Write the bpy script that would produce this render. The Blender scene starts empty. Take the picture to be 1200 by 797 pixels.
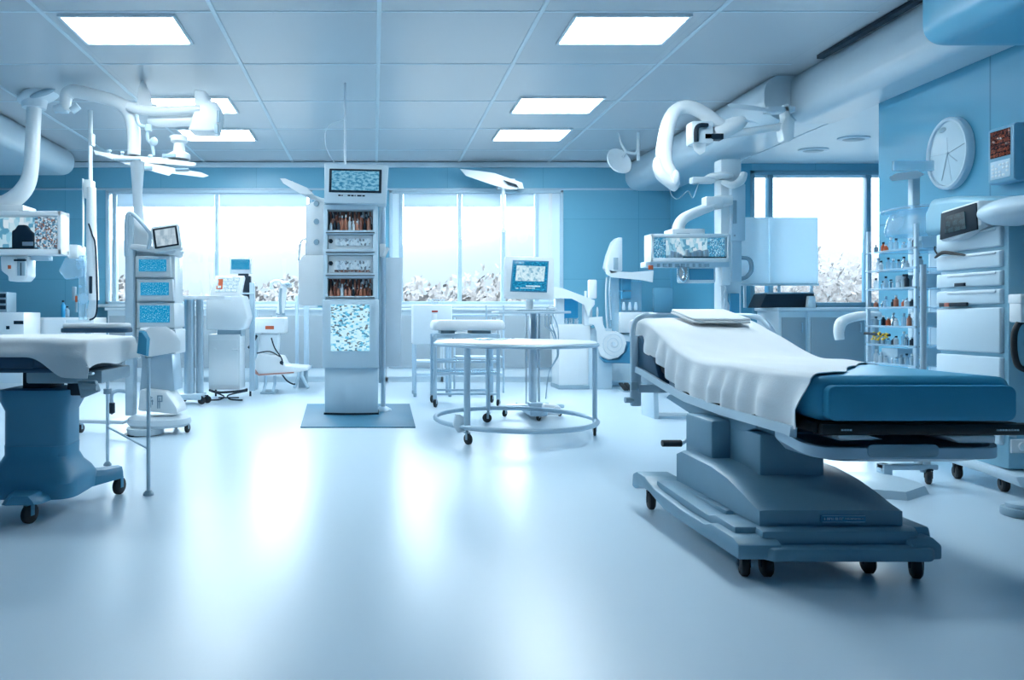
import bpy, bmesh, math, random
from mathutils import Vector, Matrix, Euler, noise
random.seed(7)
PI = math.pi
SC = bpy.context.scene
COL = SC.collection
V = Vector
# ------------------------------------------------------------------ camera model (1200 x 797 frame)
F, CX, CY, EYE = 800.0, 438.0, 372.0, 1.15
def P(x, y, D):
    """point of the room seen at picture point (x, y) at a distance D from the camera wall"""
    return V(((x - CX) * D / F, D, EYE - (y - CY) * D / F))
def PX(x, D): return (x - CX) * D / F
def PZ(y, D): return EYE - (y - CY) * D / F
H = 4.0

# ------------------------------------------------------------------ materials
def newmat(name):
    m = bpy.data.materials.new(name); m.use_nodes = True
    nt = m.node_tree
    for n in list(nt.nodes): nt.nodes.remove(n)
    out = nt.nodes.new('ShaderNodeOutputMaterial')
    return m, nt, out
def N(nt, t, **kw):
    n = nt.nodes.new(t)
    for k, v in kw.items():
        if k in n.inputs.keys(): n.inputs[k].default_value = v
        else: setattr(n, k, v)
    return n
def c4(c): return (c[0], c[1], c[2], 1.0)
def mat(name, col, rough=0.4, metal=0.0, var=0.06, scale=6.0, bump=0.0, bscale=200.0, spec=0.5, coat=0.0):
    m, nt, out = newmat(name)
    b = N(nt, 'ShaderNodeBsdfPrincipled'); nt.links.new(b.outputs[0], out.inputs[0])
    b.inputs['Roughness'].default_value = rough; b.inputs['Metallic'].default_value = metal
    b.inputs['Specular IOR Level'].default_value = spec
    b.inputs['Coat Weight'].default_value = coat
    tc = N(nt, 'ShaderNodeTexCoord')
    nz = N(nt, 'ShaderNodeTexNoise'); nz.inputs['Scale'].default_value = scale; nz.inputs['Detail'].default_value = 3
    nt.links.new(tc.outputs['Object'], nz.inputs['Vector'])
    mx = N(nt, 'ShaderNodeMix', data_type='RGBA')
    mx.inputs[6].default_value = c4([max(0, c * (1 - var)) for c in col]); mx.inputs[7].default_value = c4([min(1, c * (1 + var)) for c in col])
    nt.links.new(nz.outputs['Fac'], mx.inputs[0]); nt.links.new(mx.outputs[2], b.inputs['Base Color'])
    if bump:
        n2 = N(nt, 'ShaderNodeTexNoise'); n2.inputs['Scale'].default_value = bscale
        nt.links.new(tc.outputs['Object'], n2.inputs['Vector'])
        bp = N(nt, 'ShaderNodeBump'); bp.inputs['Strength'].default_value = bump; bp.inputs['Distance'].default_value = 0.01
        nt.links.new(n2.outputs['Fac'], bp.inputs['Height']); nt.links.new(bp.outputs[0], b.inputs['Normal'])
    return m
def glass(name, tint=(0.93, 0.97, 1.0), refl=0.10, rough=0.03):
    m, nt, out = newmat(name)
    t = N(nt, 'ShaderNodeBsdfTransparent'); t.inputs[0].default_value = c4(tint)
    g = N(nt, 'ShaderNodeBsdfGlossy'); g.inputs['Roughness'].default_value = rough; g.inputs[0].default_value = (1, 1, 1, 1)
    f = N(nt, 'ShaderNodeFresnel'); f.inputs[0].default_value = 1.35
    a = N(nt, 'ShaderNodeMath', operation='MULTIPLY_ADD'); a.inputs[1].default_value = 0.8; a.inputs[2].default_value = refl * 0.4
    x = N(nt, 'ShaderNodeMixShader')
    nt.links.new(f.outputs[0], a.inputs[0]); nt.links.new(a.outputs[0], x.inputs[0])
    nt.links.new(t.outputs[0], x.inputs[1]); nt.links.new(g.outputs[0], x.inputs[2]); nt.links.new(x.outputs[0], out.inputs[0])
    return m
def frosted(name, col, trans=0.5, rough=0.35):
    """a cloudy plastic: part transparent, part diffuse"""
    m, nt, out = newmat(name)
    t = N(nt, 'ShaderNodeBsdfTransparent'); t.inputs[0].default_value = c4(col)
    b = N(nt, 'ShaderNodeBsdfPrincipled'); b.inputs['Base Color'].default_value = c4(col); b.inputs['Roughness'].default_value = rough
    tc = N(nt, 'ShaderNodeTexCoord'); nz = N(nt, 'ShaderNodeTexNoise'); nz.inputs['Scale'].default_value = 4
    nt.links.new(tc.outputs['Object'], nz.inputs['Vector'])
    a = N(nt, 'ShaderNodeMath', operation='MULTIPLY_ADD'); a.inputs[1].default_value = 0.1; a.inputs[2].default_value = trans - 0.05
    nt.links.new(nz.outputs['Fac'], a.inputs[0])
    x = N(nt, 'ShaderNodeMixShader'); nt.links.new(a.outputs[0], x.inputs[0])
    nt.links.new(b.outputs[0], x.inputs[1]); nt.links.new(t.outputs[0], x.inputs[2]); nt.links.new(x.outputs[0], out.inputs[0])
    return m
def translucent(name, col, through):
    """a sheet that glows a little with the light behind it"""
    m, nt, out = newmat(name)
    d = N(nt, 'ShaderNodeBsdfDiffuse'); t = N(nt, 'ShaderNodeBsdfTranslucent'); t.inputs[0].default_value = c4(through)
    tc = N(nt, 'ShaderNodeTexCoord'); nz = N(nt, 'ShaderNodeTexNoise'); nz.inputs['Scale'].default_value = 60
    nt.links.new(tc.outputs['Object'], nz.inputs['Vector'])
    mx = N(nt, 'ShaderNodeMix', data_type='RGBA'); mx.inputs[6].default_value = c4(col); mx.inputs[7].default_value = c4([c * .95 for c in col])
    nt.links.new(nz.outputs['Fac'], mx.inputs[0]); nt.links.new(mx.outputs[2], d.inputs[0])
    x = N(nt, 'ShaderNodeAddShader'); nt.links.new(d.outputs[0], x.inputs[0]); nt.links.new(t.outputs[0], x.inputs[1]); nt.links.new(x.outputs[0], out.inputs[0])
    return m
def emit(name, col, s):
    m, nt, out = newmat(name)
    e = N(nt, 'ShaderNodeEmission'); e.inputs[0].default_value = c4(col); e.inputs[1].default_value = s
    nt.links.new(e.outputs[0], out.inputs[0]); return m
def panelled(name, col, seam, ax, w, h, off=(0, 0), rough=0.35, msize=0.006, var=0.05):
    """wall cladding in large sheets with fine seams; ax = the two axes of the wall plane"""
    m, nt, out = newmat(name)
    b = N(nt, 'ShaderNodeBsdfPrincipled'); b.inputs['Roughness'].default_value = rough; nt.links.new(b.outputs[0], out.inputs[0])
    tc = N(nt, 'ShaderNodeTexCoord'); sp = N(nt, 'ShaderNodeSeparateXYZ'); cb = N(nt, 'ShaderNodeCombineXYZ')
    nt.links.new(tc.outputs['Object'], sp.inputs[0])
    for i, a in enumerate(ax):
        ad = N(nt, 'ShaderNodeMath', operation='ADD'); ad.inputs[1].default_value = off[i] + 40 * (w if i == 0 else h)
        nt.links.new(sp.outputs['XYZ'.index(a)], ad.inputs[0]); nt.links.new(ad.outputs[0], cb.inputs[i])
    br = N(nt, 'ShaderNodeTexBrick', offset=0.0, squash=1.0)
    br.inputs['Scale'].default_value = 1; br.inputs['Brick Width'].default_value = w; br.inputs['Row Height'].default_value = h
    br.inputs['Mortar Size'].default_value = msize; br.inputs['Mortar Smooth'].default_value = 0.3
    br.inputs['Color1'].default_value = c4(col); br.inputs['Color2'].default_value = c4([c * (1 - var) for c in col]); br.inputs['Mortar'].default_value = c4(seam)
    nt.links.new(cb.outputs[0], br.inputs['Vector']); nt.links.new(br.outputs['Color'], b.inputs['Base Color'])
    return m
def screen(name, bg, fg, dark, ax='XZ', nx=7, ny=5, s=1.0, thr=0.5, sp_scale=9.0, accent=None, mixf=0.55):
    """a lit display: rows of blocks broken up by noise"""
    m, nt, out = newmat(name)
    tc = N(nt, 'ShaderNodeTexCoord'); sp = N(nt, 'ShaderNodeSeparateXYZ'); cb = N(nt, 'ShaderNodeCombineXYZ')
    nt.links.new(tc.outputs['Generated'], sp.inputs[0])
    for i, a in enumerate(ax): nt.links.new(sp.outputs['XYZ'.index(a)], cb.inputs[i])
    br = N(nt, 'ShaderNodeTexBrick', offset=0.37, offset_frequency=2)
    br.inputs['Scale'].default_value = 1; br.inputs['Brick Width'].default_value = 1.0 / nx; br.inputs['Row Height'].default_value = 1.0 / ny
    br.inputs['Mortar Size'].default_value = 0.18 / ny; br.inputs['Bias'].default_value = 0.0
    br.inputs['Color1'].default_value = c4(fg); br.inputs['Color2'].default_value = c4(bg); br.inputs['Mortar'].default_value = c4(dark)
    nt.links.new(cb.outputs[0], br.inputs['Vector'])
    mp = N(nt, 'ShaderNodeMapping'); mp.inputs['Scale'].default_value = (nx * 1.6, ny * 1.3, 1); nt.links.new(cb.outputs[0], mp.inputs[0])
    nz = N(nt, 'ShaderNodeTexNoise'); nz.inputs['Scale'].default_value = sp_scale / 4; nz.inputs['Detail'].default_value = 6
    nt.links.new(mp.outputs[0], nz.inputs['Vector'])
    rp = N(nt, 'ShaderNodeValToRGB'); rp.color_ramp.interpolation = 'CONSTANT'
    e = rp.color_ramp.elements; e[0].position = 0; e[0].color = c4(dark); e[1].position = thr; e[1].color = c4(fg)
    q = e.new(thr - 0.08); q.color = c4(bg)
    if accent: q = e.new(thr + 0.13); q.color = c4(accent)
    nt.links.new(nz.outputs['Fac'], rp.inputs[0])
    mx = N(nt, 'ShaderNodeMix', data_type='RGBA'); mx.inputs[0].default_value = mixf
    nt.links.new(br.outputs['Color'], mx.inputs[6]); nt.links.new(rp.outputs[0], mx.inputs[7])
    em = N(nt, 'ShaderNodeEmission'); em.inputs[1].default_value = s; nt.links.new(mx.outputs[2], em.inputs[0])
    gl = N(nt, 'ShaderNodeBsdfGlossy'); gl.inputs['Roughness'].default_value = 0.1
    x = N(nt, 'ShaderNodeMixShader'); x.inputs[0].default_value = 0.025
    nt.links.new(em.outputs[0], x.inputs[1]); nt.links.new(gl.outputs[0], x.inputs[2]); nt.links.new(x.outputs[0], out.inputs[0])
    return m
def speckle(name, cols, ax='XZ', sx=30, sy=10, rough=0.4, glow=0):
    """a printed or populated panel: little cells of mixed colours; glow gives them light of their own"""
    m, nt, out = newmat(name)
    tc = N(nt, 'ShaderNodeTexCoord'); sp = N(nt, 'ShaderNodeSeparateXYZ'); cb = N(nt, 'ShaderNodeCombineXYZ')
    nt.links.new(tc.outputs['Generated'], sp.inputs[0])
    for i, a in enumerate(ax):
        mu = N(nt, 'ShaderNodeMath', operation='MULTIPLY'); mu.inputs[1].default_value = (sx, sy)[i]
        nt.links.new(sp.outputs['XYZ'.index(a)], mu.inputs[0]); nt.links.new(mu.outputs[0], cb.inputs[i])
    vo = N(nt, 'ShaderNodeTexVoronoi', distance='CHEBYCHEV'); vo.inputs['Scale'].default_value = 1; nt.links.new(cb.outputs[0], vo.inputs['Vector'])
    s2 = N(nt, 'ShaderNodeSeparateColor'); nt.links.new(vo.outputs['Color'], s2.inputs[0])
    rp = N(nt, 'ShaderNodeValToRGB'); rp.color_ramp.interpolation = 'CONSTANT'; e = rp.color_ramp.elements
    e[0].color = c4(cols[0]); e[0].position = 0; e[1].color = c4(cols[1]); e[1].position = 1.0 / len(cols)
    for i in range(2, len(cols)): q = e.new(i / len(cols)); q.color = c4(cols[i])
    nt.links.new(s2.outputs[0], rp.inputs[0])
    b = N(nt, 'ShaderNodeBsdfPrincipled'); b.inputs['Roughness'].default_value = rough
    if glow:
        b.inputs['Base Color'].default_value = (.02, .02, .02, 1); nt.links.new(rp.outputs[0], b.inputs['Emission Color']); b.inputs['Emission Strength'].default_value = glow
    else: nt.links.new(rp.outputs[0], b.inputs['Base Color'])
    nt.links.new(b.outputs[0], out.inputs[0])
    return m

M = {}
M['white'] = mat('white_enamel', (0.88, 0.92, 0.94), 0.3, var=0.02)
M['pale'] = mat('pale_blue_plastic', (0.60, 0.74, 0.83), 0.35, var=0.03)
M['paler'] = mat('ice_blue_plastic', (0.76, 0.84, 0.89), 0.35, var=0.03)
M['grey'] = mat('blue_grey_plastic', (0.30, 0.42, 0.50), 0.4, var=0.04)
M['cab'] = mat('grey_laminate', (0.33, 0.40, 0.45), 0.35, var=0.05)
M['steel'] = mat('brushed_steel', (0.55, 0.64, 0.70), 0.28, 0.85, var=0.06)
M['chrome'] = mat('chrome', (0.75, 0.83, 0.88), 0.12, 1.0, var=0.03)
M['tubing'] = mat('painted_tube', (0.48, 0.62, 0.72), 0.3, 0.2, var=0.03)
M['dark'] = mat('dark_navy_plastic', (0.010, 0.024, 0.040), 0.5, spec=0.25)
M['black'] = mat('black_rubber', (0.006, 0.008, 0.011), 0.5)
M['navy'] = mat('navy_vinyl', (0.02, 0.075, 0.14), 0.45, bump=0.05)
M['blue'] = mat('mid_blue_enamel', (0.06, 0.27, 0.43), 0.38, var=0.05)
M['vinyl'] = mat('blue_mattress_vinyl', (0.06, 0.37, 0.57), 0.45, var=0.06, bump=0.08, bscale=260)
M['hood'] = mat('steel_blue_shell', (0.18, 0.33, 0.43), 0.4, var=0.06, bump=0.03, bscale=300)
M['sheet'] = mat('white_cotton', (0.93, 0.94, 0.95), 0.85, var=0.02, bump=0.08, bscale=90, spec=0.2)
M['cyan'] = mat('cyan_plastic', (0.02, 0.33, 0.60), 0.35)
M['orange'] = mat('orange_label', (0.55, 0.10, 0.03), 0.5)
M['red'] = mat('red_label', (0.35, 0.03, 0.02), 0.5)
M['yellow'] = mat('yellow_tag', (0.75, 0.50, 0.02), 0.5)
M['amber'] = mat('amber_vial', (0.42, 0.15, 0.09), 0.3)
M['copper'] = mat('copper_vial', (0.55, 0.22, 0.15), 0.35)
M['brown'] = mat('brown_vial', (0.20, 0.06, 0.04), 0.3)
M['mat'] = mat('teal_mat', (0.035, 0.16, 0.26), 0.5, bump=0.05)
M['glass'] = glass('window_glass', refl=0.05)
M['clear'] = frosted('clear_acrylic', (0.80, 0.92, 0.98), 0.72, 0.1)
M['milky'] = frosted('milky_acrylic', (0.85, 0.92, 0.97), 0.25, 0.3)
M['blind'] = translucent('blind_fabric', (0.66, 0.75, 0.81), (0.20, 0.225, 0.24))
M['board'] = translucent('translucent_board', (0.80, 0.86, 0.90), (0.27, 0.285, 0.29))
M['lampon'] = emit('lit_diffuser', (0.80, 0.93, 1.0), 30.0)
M['lampfill'] = emit('added_fill_diffuser', (0.74, 0.91, 1.0), 17.0)  # weaker glow for the added fill row overhead
M['ui'] = screen('blue_interface', (0.01, 0.20, 0.40), (0.03, 0.36, 0.60), (0.008, 0.13, 0.27), nx=4, ny=9, thr=.56, mixf=.8)
M['ui_mid'] = screen('teal_interface', (0.05, 0.24, 0.40), (0.20, 0.45, 0.62), (0.03, 0.17, 0.31), nx=5, ny=5, mixf=.7, sp_scale=6)
M['ui_grey'] = screen('grey_interface', (0.36, 0.48, 0.57), (0.46, 0.58, 0.66), (0.26, 0.37, 0.46), nx=3, ny=2, mixf=.5, sp_scale=3)
M['ui_cyan'] = screen('cyan_interface', (0.008, 0.27, 0.50), (0.30, 0.68, 0.86), (0.006, 0.22, 0.45), nx=9, ny=5, thr=0.60, mixf=.9)
M['ui_pale'] = screen('pale_interface', (0.5, 0.75, 0.9), (0.7, 0.88, 0.95), (0.25, 0.5, 0.7), nx=4, ny=4)
M['ui_dark'] = screen('dark_interface', (0.006, 0.03, 0.05), (0.014, 0.06, 0.09), (0.004, 0.02, 0.035), ax='YZ', nx=3, ny=3, thr=0.62)
M['ui_chart'] = speckle('chart_interface', [(.50, .80, .95), (.55, .83, .96), (.10, .48, .74), (.48, .78, .93), (.25, .62, .84), (.60, .86, .97), (.05, .25, .42), (.52, .80, .95), (.10, .14, .18), (.5, .8, .94)], sx=15, sy=30, glow=.9)
M['ui_page'] = speckle('page_interface', [(.50, .72, .82), (.62, .80, .88), (.40, .62, .74), (.56, .76, .85), (.22, .45, .6)], sx=14, sy=7, glow=.9)
M['ui_amber'] = screen('amber_interface', (0.01, 0.012, 0.02), (0.20, 0.06, 0.035), (0.005, 0.006, 0.01), ax='YZ', nx=3, ny=6, thr=0.55)
M['spk_scene'] = speckle('glowing_contents', [(0.65, 0.85, 0.92), (0.30, 0.62, 0.78), (0.55, 0.78, 0.88), (0.12, 0.36, 0.52), (0.80, 0.90, 0.95), (0.45, 0.72, 0.84)], sx=14, sy=4, glow=.75)  # emission added to lift the shaded inside of the supply boxes
M['spk_mix'] = speckle('glowing_mosaic', [(0.6, 0.75, 0.85), (0.04, 0.10, 0.16), (0.20, 0.45, 0.62), (0.35, 0.16, 0.10), (0.8, 0.9, 0.95), (0.08, 0.30, 0.5)], sx=18, sy=22, glow=.7)  # glows only to brighten the box interior
M['spk_blue'] = speckle('glowing_blue_mosaic', [(0.01, 0.22, 0.42), (0.03, 0.33, 0.55), (0.25, 0.55, 0.72), (0.01, 0.12, 0.25), (0.55, 0.75, 0.85)], sx=16, sy=18, glow=.8)  # brightness inside the right box comes from this added glow
M['spk_port'] = speckle('port_panel', [(0.72, 0.82, 0.88), (0.60, 0.72, 0.80), (0.78, 0.86, 0.91), (0.15, 0.2, 0.25), (0.7, 0.8, 0.86), (0.5, 0.62, 0.7)], sx=22, sy=3)
M['spk_comp'] = speckle('component_panel', [(0.24, 0.07, 0.04), (0.03, 0.03, 0.04), (0.45, 0.5, 0.55), (0.30, 0.10, 0.06), (0.08, 0.05, 0.05)], sx=26, sy=3)

# ------------------------------------------------------------------ mesh builder
def catmull(pts, k, closed=False):
    pts = [V(p) for p in pts]
    if k <= 1: return pts
    out = []; n = len(pts)
    rng = range(n) if closed else range(n - 1)
    for i in rng:
        if closed: a, b, c, d = pts[i - 1], pts[i], pts[(i + 1) % n], pts[(i + 2) % n]
        else: a, b, c, d = pts[max(0, i - 1)], pts[i], pts[i + 1], pts[min(n - 1, i + 2)]
        for j in range(k):
            t = j / k
            out.append(0.5 * ((2 * b) + (c - a) * t + (2 * a - 5 * b + 4 * c - d) * t * t + (3 * b - a - 3 * c + d) * t ** 3))
    if not closed: out.append(pts[-1])
    return out
class MB:
    def __init__(self, T=None):
        self.bm = bmesh.new(); self.T = T
    def _add(self, t, smooth=True):
        if self.T is not None: bmesh.ops.transform(t, matrix=self.T, verts=t.verts)
        bmesh.ops.recalc_face_normals(t, faces=t.faces)
        me = bpy.data.meshes.new('tmp'); t.to_mesh(me); t.free()
        self.bm.from_mesh(me); bpy.data.meshes.remove(me); return self
    def box(self, c, s, bev=0.0, rot=None, seg=2):
        t = bmesh.new(); bmesh.ops.create_cube(t, size=1)
        bmesh.ops.scale(t, vec=s, verts=t.verts)
        if bev: bmesh.ops.bevel(t, geom=list(t.edges), offset=min(bev, min(s) * 0.49), segments=seg, profile=0.5, affect='EDGES')
        if rot: bmesh.ops.rotate(t, matrix=Euler(rot).to_matrix(), verts=t.verts, cent=(0, 0, 0))
        bmesh.ops.translate(t, vec=c, verts=t.verts); return self._add(t)
    def lohi(self, lo, hi, bev=0.0, seg=2):
        lo, hi = V(lo), V(hi); return self.box((lo + hi) / 2, [abs(a) for a in (hi - lo)], bev, None, seg)
    def tube(self, pts, r, n=12, closed=False, sm=1, sc=(1, 1), up=None):
        p = catmull(pts, sm, closed); k = len(p)
        if isinstance(r, (int, float)): rs = [r] * k
        else:
            rs = []
            for i in range(k):
                u = i / max(1, k - 1) * (len(r) - 1); j = min(int(u), len(r) - 2); rs.append(r[j] + (r[j + 1] - r[j]) * (u - j))
        t = bmesh.new(); rings = []; prev = None
        for i in range(k):
            if closed: d = p[(i + 1) % k] - p[i - 1]
            else: d = p[min(k - 1, i + 1)] - p[max(0, i - 1)]
            d.normalize()
            if up is not None: u0 = V(up) - V(up).dot(d) * d
            elif prev is None: u0 = d.orthogonal()
            else: u0 = prev - prev.dot(d) * d
            if u0.length < 1e-5: u0 = d.orthogonal()
            u0.normalize(); prev = u0; w = d.cross(u0)
            rings.append([t.verts.new(p[i] + rs[i] * (math.cos(2 * PI * a / n) * sc[0] * u0 + math.sin(2 * PI * a / n) * sc[1] * w)) for a in range(n)])
        for i in range(k if closed else k - 1):
            A, B = rings[i], rings[(i + 1) % k]
            for a in range(n): t.faces.new((A[a], A[(a + 1) % n], B[(a + 1) % n], B[a]))
        if not closed: t.faces.new(list(reversed(rings[0]))); t.faces.new(rings[-1])
        return self._add(t)
    def cyl(self, a, b, r, r2=None, n=16): return self.tube([a, b], [r, r if r2 is None else r2], n)
    def lathe(self, c, prof, n=28, axis='Z', sc=(1, 1)):
        t = bmesh.new(); rings = []
        for (r, z) in prof:
            if r < 1e-6: rings.append([t.verts.new((0, 0, z))])
            else: rings.append([t.verts.new((r * sc[0] * math.cos(2 * PI * a / n), r * sc[1] * math.sin(2 * PI * a / n), z)) for a in range(n)])
        for A, B in zip(rings, rings[1:]):
            for a in range(n):
                b = (a + 1) % n
                if len(A) == 1 and len(B) == 1: continue
                if len(A) == 1: t.faces.new((A[0], B[a], B[b]))
                elif len(B) == 1: t.faces.new((A[a], A[b], B[0]))
                else: t.faces.new((A[a], A[b], B[b], B[a]))
        if len(rings[0]) > 1: t.faces.new(rings[0])
        if len(rings[-1]) > 1: t.faces.new(rings[-1])
        R = {'Z': Matrix.Identity(4), 'X': Matrix.Rotation(PI / 2, 4, 'Y'), 'Y': Matrix.Rotation(-PI / 2, 4, 'X')}[axis] if isinstance(axis, str) else V((0, 0, 1)).rotation_difference(V(axis)).to_matrix().to_4x4()
        bmesh.ops.transform(t, matrix=Matrix.Translation(c) @ R, verts=t.verts); return self._add(t)
    def prism(self, pts, plane, a, b, bev=0.0, seg=2):
        t = bmesh.new()
        def mk(u, v, w): return {'XZ': (u, w, v), 'YZ': (w, u, v), 'XY': (u, v, w)}[plane]
        A = [t.verts.new(mk(u, v, a)) for u, v in pts]; B = [t.verts.new(mk(u, v, b)) for u, v in pts]; n = len(pts)
        t.faces.new(A); t.faces.new(list(reversed(B)))
        for i in range(n): t.faces.new((A[i], B[i], B[(i + 1) % n], A[(i + 1) % n]))
        bmesh.ops.recalc_face_normals(t, faces=t.faces)
        if bev: bmesh.ops.bevel(t, geom=list(t.edges), offset=bev, segments=seg, profile=0.5, affect='EDGES', clamp_overlap=True)
        return self._add(t)
    def ell(self, c, r, n=20, rot=None):
        t = bmesh.new(); bmesh.ops.create_uvsphere(t, u_segments=n, v_segments=max(6, n * 2 // 3), radius=1)
        bmesh.ops.scale(t, vec=r, verts=t.verts)
        if rot: bmesh.ops.rotate(t, matrix=Euler(rot).to_matrix(), verts=t.verts, cent=(0, 0, 0))
        bmesh.ops.translate(t, vec=c, verts=t.verts); return self._add(t)
    def hull(self, loops, cap=True):
        """skin between loops of equal length"""
        t = bmesh.new(); R = [[t.verts.new(p) for p in L] for L in loops]; n = len(loops[0])
        for A, B in zip(R, R[1:]):
            for i in range(n): t.faces.new((A[i], A[(i + 1) % n], B[(i + 1) % n], B[i]))
        if cap: t.faces.new(R[0]); t.faces.new(R[-1])
        return self._add(t)
    def grid(self, fn, nu, nv, thick=0.0):
        t = bmesh.new(); g = [[t.verts.new(fn(i / nu, j / nv)) for j in range(nv + 1)] for i in range(nu + 1)]
        for i in range(nu):
            for j in range(nv): t.faces.new((g[i][j], g[i + 1][j], g[i + 1][j + 1], g[i][j + 1]))
        bmesh.ops.recalc_face_normals(t, faces=t.faces)
        if thick: bmesh.ops.solidify(t, geom=list(t.faces), thickness=thick)
        return self._add(t)
    def build(self, name, m, parent=None, base=None, angle=38):
        """one mesh object; coordinates were given in the room, kept relative to the base of the thing"""
        top = parent
        while top is not None and top.parent is not None: top = top.parent
        off = V(top.location) if top is not None else (V(base) if base is not None else V((0, 0, 0)))
        bm = self.bm
        bmesh.ops.translate(bm, vec=-off, verts=bm.verts)
        lim = math.radians(angle)
        for e in bm.edges:
            e.smooth = not (len(e.link_faces) == 2 and e.calc_face_angle(0) > lim)
        for f in bm.faces: f.smooth = True
        me = bpy.data.meshes.new(name); bm.to_mesh(me); bm.free()
        me.materials.append(M[m] if isinstance(m, str) else m)
        o = bpy.data.objects.new(name, me); COL.objects.link(o)
        if parent is not None: o.parent = parent
        else: o.location = off
        return o
def islands(mb, name, m, parent):
    """each separate piece of the mesh becomes a part of its own"""
    bm = mb.bm; bm.verts.ensure_lookup_table(); seen = set(); out = []
    for v in bm.verts:
        if v in seen: continue
        st, comp = [v], [v]; seen.add(v)
        while st:
            for e in st.pop().link_edges:
                for q in e.verts:
                    if q not in seen: seen.add(q); st.append(q); comp.append(q)
        n = MB(); mp = {q: n.bm.verts.new(q.co) for q in comp}
        for f in {f for q in comp for f in q.link_faces}: n.bm.faces.new([mp[q] for q in f.verts])
        out.append(n.build(name, m, parent))
    bm.free(); return out
def thing(name, loc, label, cat, group=None):
    o = bpy.data.objects.new(name, None); COL.objects.link(o); o.location = loc; o.empty_display_size = 0.1
    return tag(o, label, cat, group)
def tag(o, label, cat, group=None, kind=None):
    o['label'] = label; o['category'] = cat
    if group: o['group'] = group
    if kind: o['kind'] = kind
    return o
def struct(o): o['kind'] = 'structure'; return o
def dup(root, loc, label, group=None):
    r = root.copy(); COL.objects.link(r); r.location = loc; r['label'] = label
    if group: r['group'] = group
    for ch in list(root.children):
        c = ch.copy(); COL.objects.link(c); c.parent = r
        for g in list(ch.children):
            d = g.copy(); COL.objects.link(d); d.parent = c
    return r
def caster(parent, p, r=0.05, w=0.03, yaw=0.3, forkmat='steel', gap=0.0, top=None):
    """a swivel caster standing on the floor under point p"""
    x, y = p[0], p[1]; d = V((math.cos(yaw), math.sin(yaw), 0)); s = V((-d.y, d.x, 0))
    f = MB(); zt = top if top is not None else 2 * r + 0.03
    c = V((x, y, r)) + d * r * 0.25
    f.cyl((x, y, 2 * r - 0.01), (x, y, zt), r * 0.28, n=10)
    f.box((x, y, 2 * r + 0.004), (r * 0.9, w + 0.014, 0.012), 0.004, (0, 0, yaw))
    for q in (-1, 1):
        f.prism([(-0.3 * r, 2 * r), (0.45 * r, 2 * r), (0.5 * r, r * 0.9), (0, r * 0.9)], 'XZ', -0.002, 0.002) if False else f.box(V((x, y, 1.45 * r)) + s * q * (w / 2 + 0.004) + d * r * 0.15, (r * 0.5, 0.004, r * 1.2), 0.001, (0, 0, yaw))
    o = f.build('caster', forkmat, parent)
    wb = MB(); wb.lathe(c, [(0, -w / 2), (r * 0.8, -w / 2), (r, -w * 0.3), (r, w * 0.3), (r * 0.8, w / 2), (0, w / 2)], 20, s)
    wb.build('wheel', 'black', o)
    return o
def rrect(w, h, r, n=5, cx=0, cy=0):
    pts = []
    for (sx, sy, a0) in ((1, 1, 0), (-1, 1, 90), (-1, -1, 180), (1, -1, 270)):
        for i in range(n + 1):
            a = math.radians(a0 + 90 * i / n); pts.append((cx + sx * (w / 2 - r) + r * math.cos(a), cy + sy * (h / 2 - r) + r * math.sin(a)))
    return pts
def at(loc, rz=0, rx=0, ry=0): return Matrix.Translation(loc) @ Euler((rx, ry, rz)).to_matrix().to_4x4()
# ================================================================== the room
YB, XR, XL, YC, YA = 12.5, 5.4, -6.9, 7.3, 10.2      # back wall, right wall, left wall, right wall's end, alcove window wall
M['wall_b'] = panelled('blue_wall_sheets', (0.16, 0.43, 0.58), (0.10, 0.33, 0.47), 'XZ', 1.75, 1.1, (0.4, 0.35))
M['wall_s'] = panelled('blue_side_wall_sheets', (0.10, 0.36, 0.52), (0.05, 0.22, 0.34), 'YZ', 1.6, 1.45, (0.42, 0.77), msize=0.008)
M['ceil'] = panelled('ceiling_sheets', (0.56, 0.60, 0.64), (0.50, 0.55, 0.59), 'XY', 1.53, 1.3, (1.49, -6.38), 0.3, var=0.03)
M['floor'] = mat('glossy_resin_floor', (0.60, 0.73, 0.83), 0.30, var=0.02, scale=0.8, spec=0.7)
M['soffit'] = mat('soffit_paint', (0.60, 0.71, 0.78), 0.28, var=0.03)
M['soffit_d'] = mat('soffit_blue_paint', (0.13, 0.42, 0.60), 0.3, var=0.03)
M['wtrim'] = mat('white_trim', (0.72, 0.82, 0.88), 0.35, var=0.02)
M['wframe'] = mat('window_frame_paint', (0.48, 0.64, 0.74), 0.35, var=0.03)
M['wframe_d'] = mat('dark_window_frame', (0.16, 0.32, 0.42), 0.35, var=0.03)

struct(MB().lohi((XL - .2, -2.2, -.1), (9.2, YB + .2, 0)).build('floor', 'floor'))
struct(MB().lohi((XL - .2, -2.2, H), (XR + .2, YB + .2, H + .12)).build('ceiling', 'ceil'))
W1 = (PX(124, YB), PX(366, YB)); W2 = (PX(456, YB), PX(660, YB)); WZ = (PZ(357, YB), PZ(223, YB))
w = MB()
w.lohi((XL - .2, YB, 0), (XR + .25, YB + .2, WZ[0])); w.lohi((XL - .2, YB, WZ[1]), (XR + .25, YB + .2, H))
for a, b in ((XL - .2, W1[0]), (W1[1], W2[0]), (W2[1], XR + .25)): w.lohi((a, YB, WZ[0]), (b, YB + .2, WZ[1]))
struct(w.build('wall_back', 'wall_b'))
struct(MB().lohi((XL - .2, -2.2, 0), (XL, YB, H)).build('wall_left', 'wall_s'))
struct(MB().lohi((XR, -2.2, 0), (XR + .25, YC, H)).build('wall_right', 'wall_s'))
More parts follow.
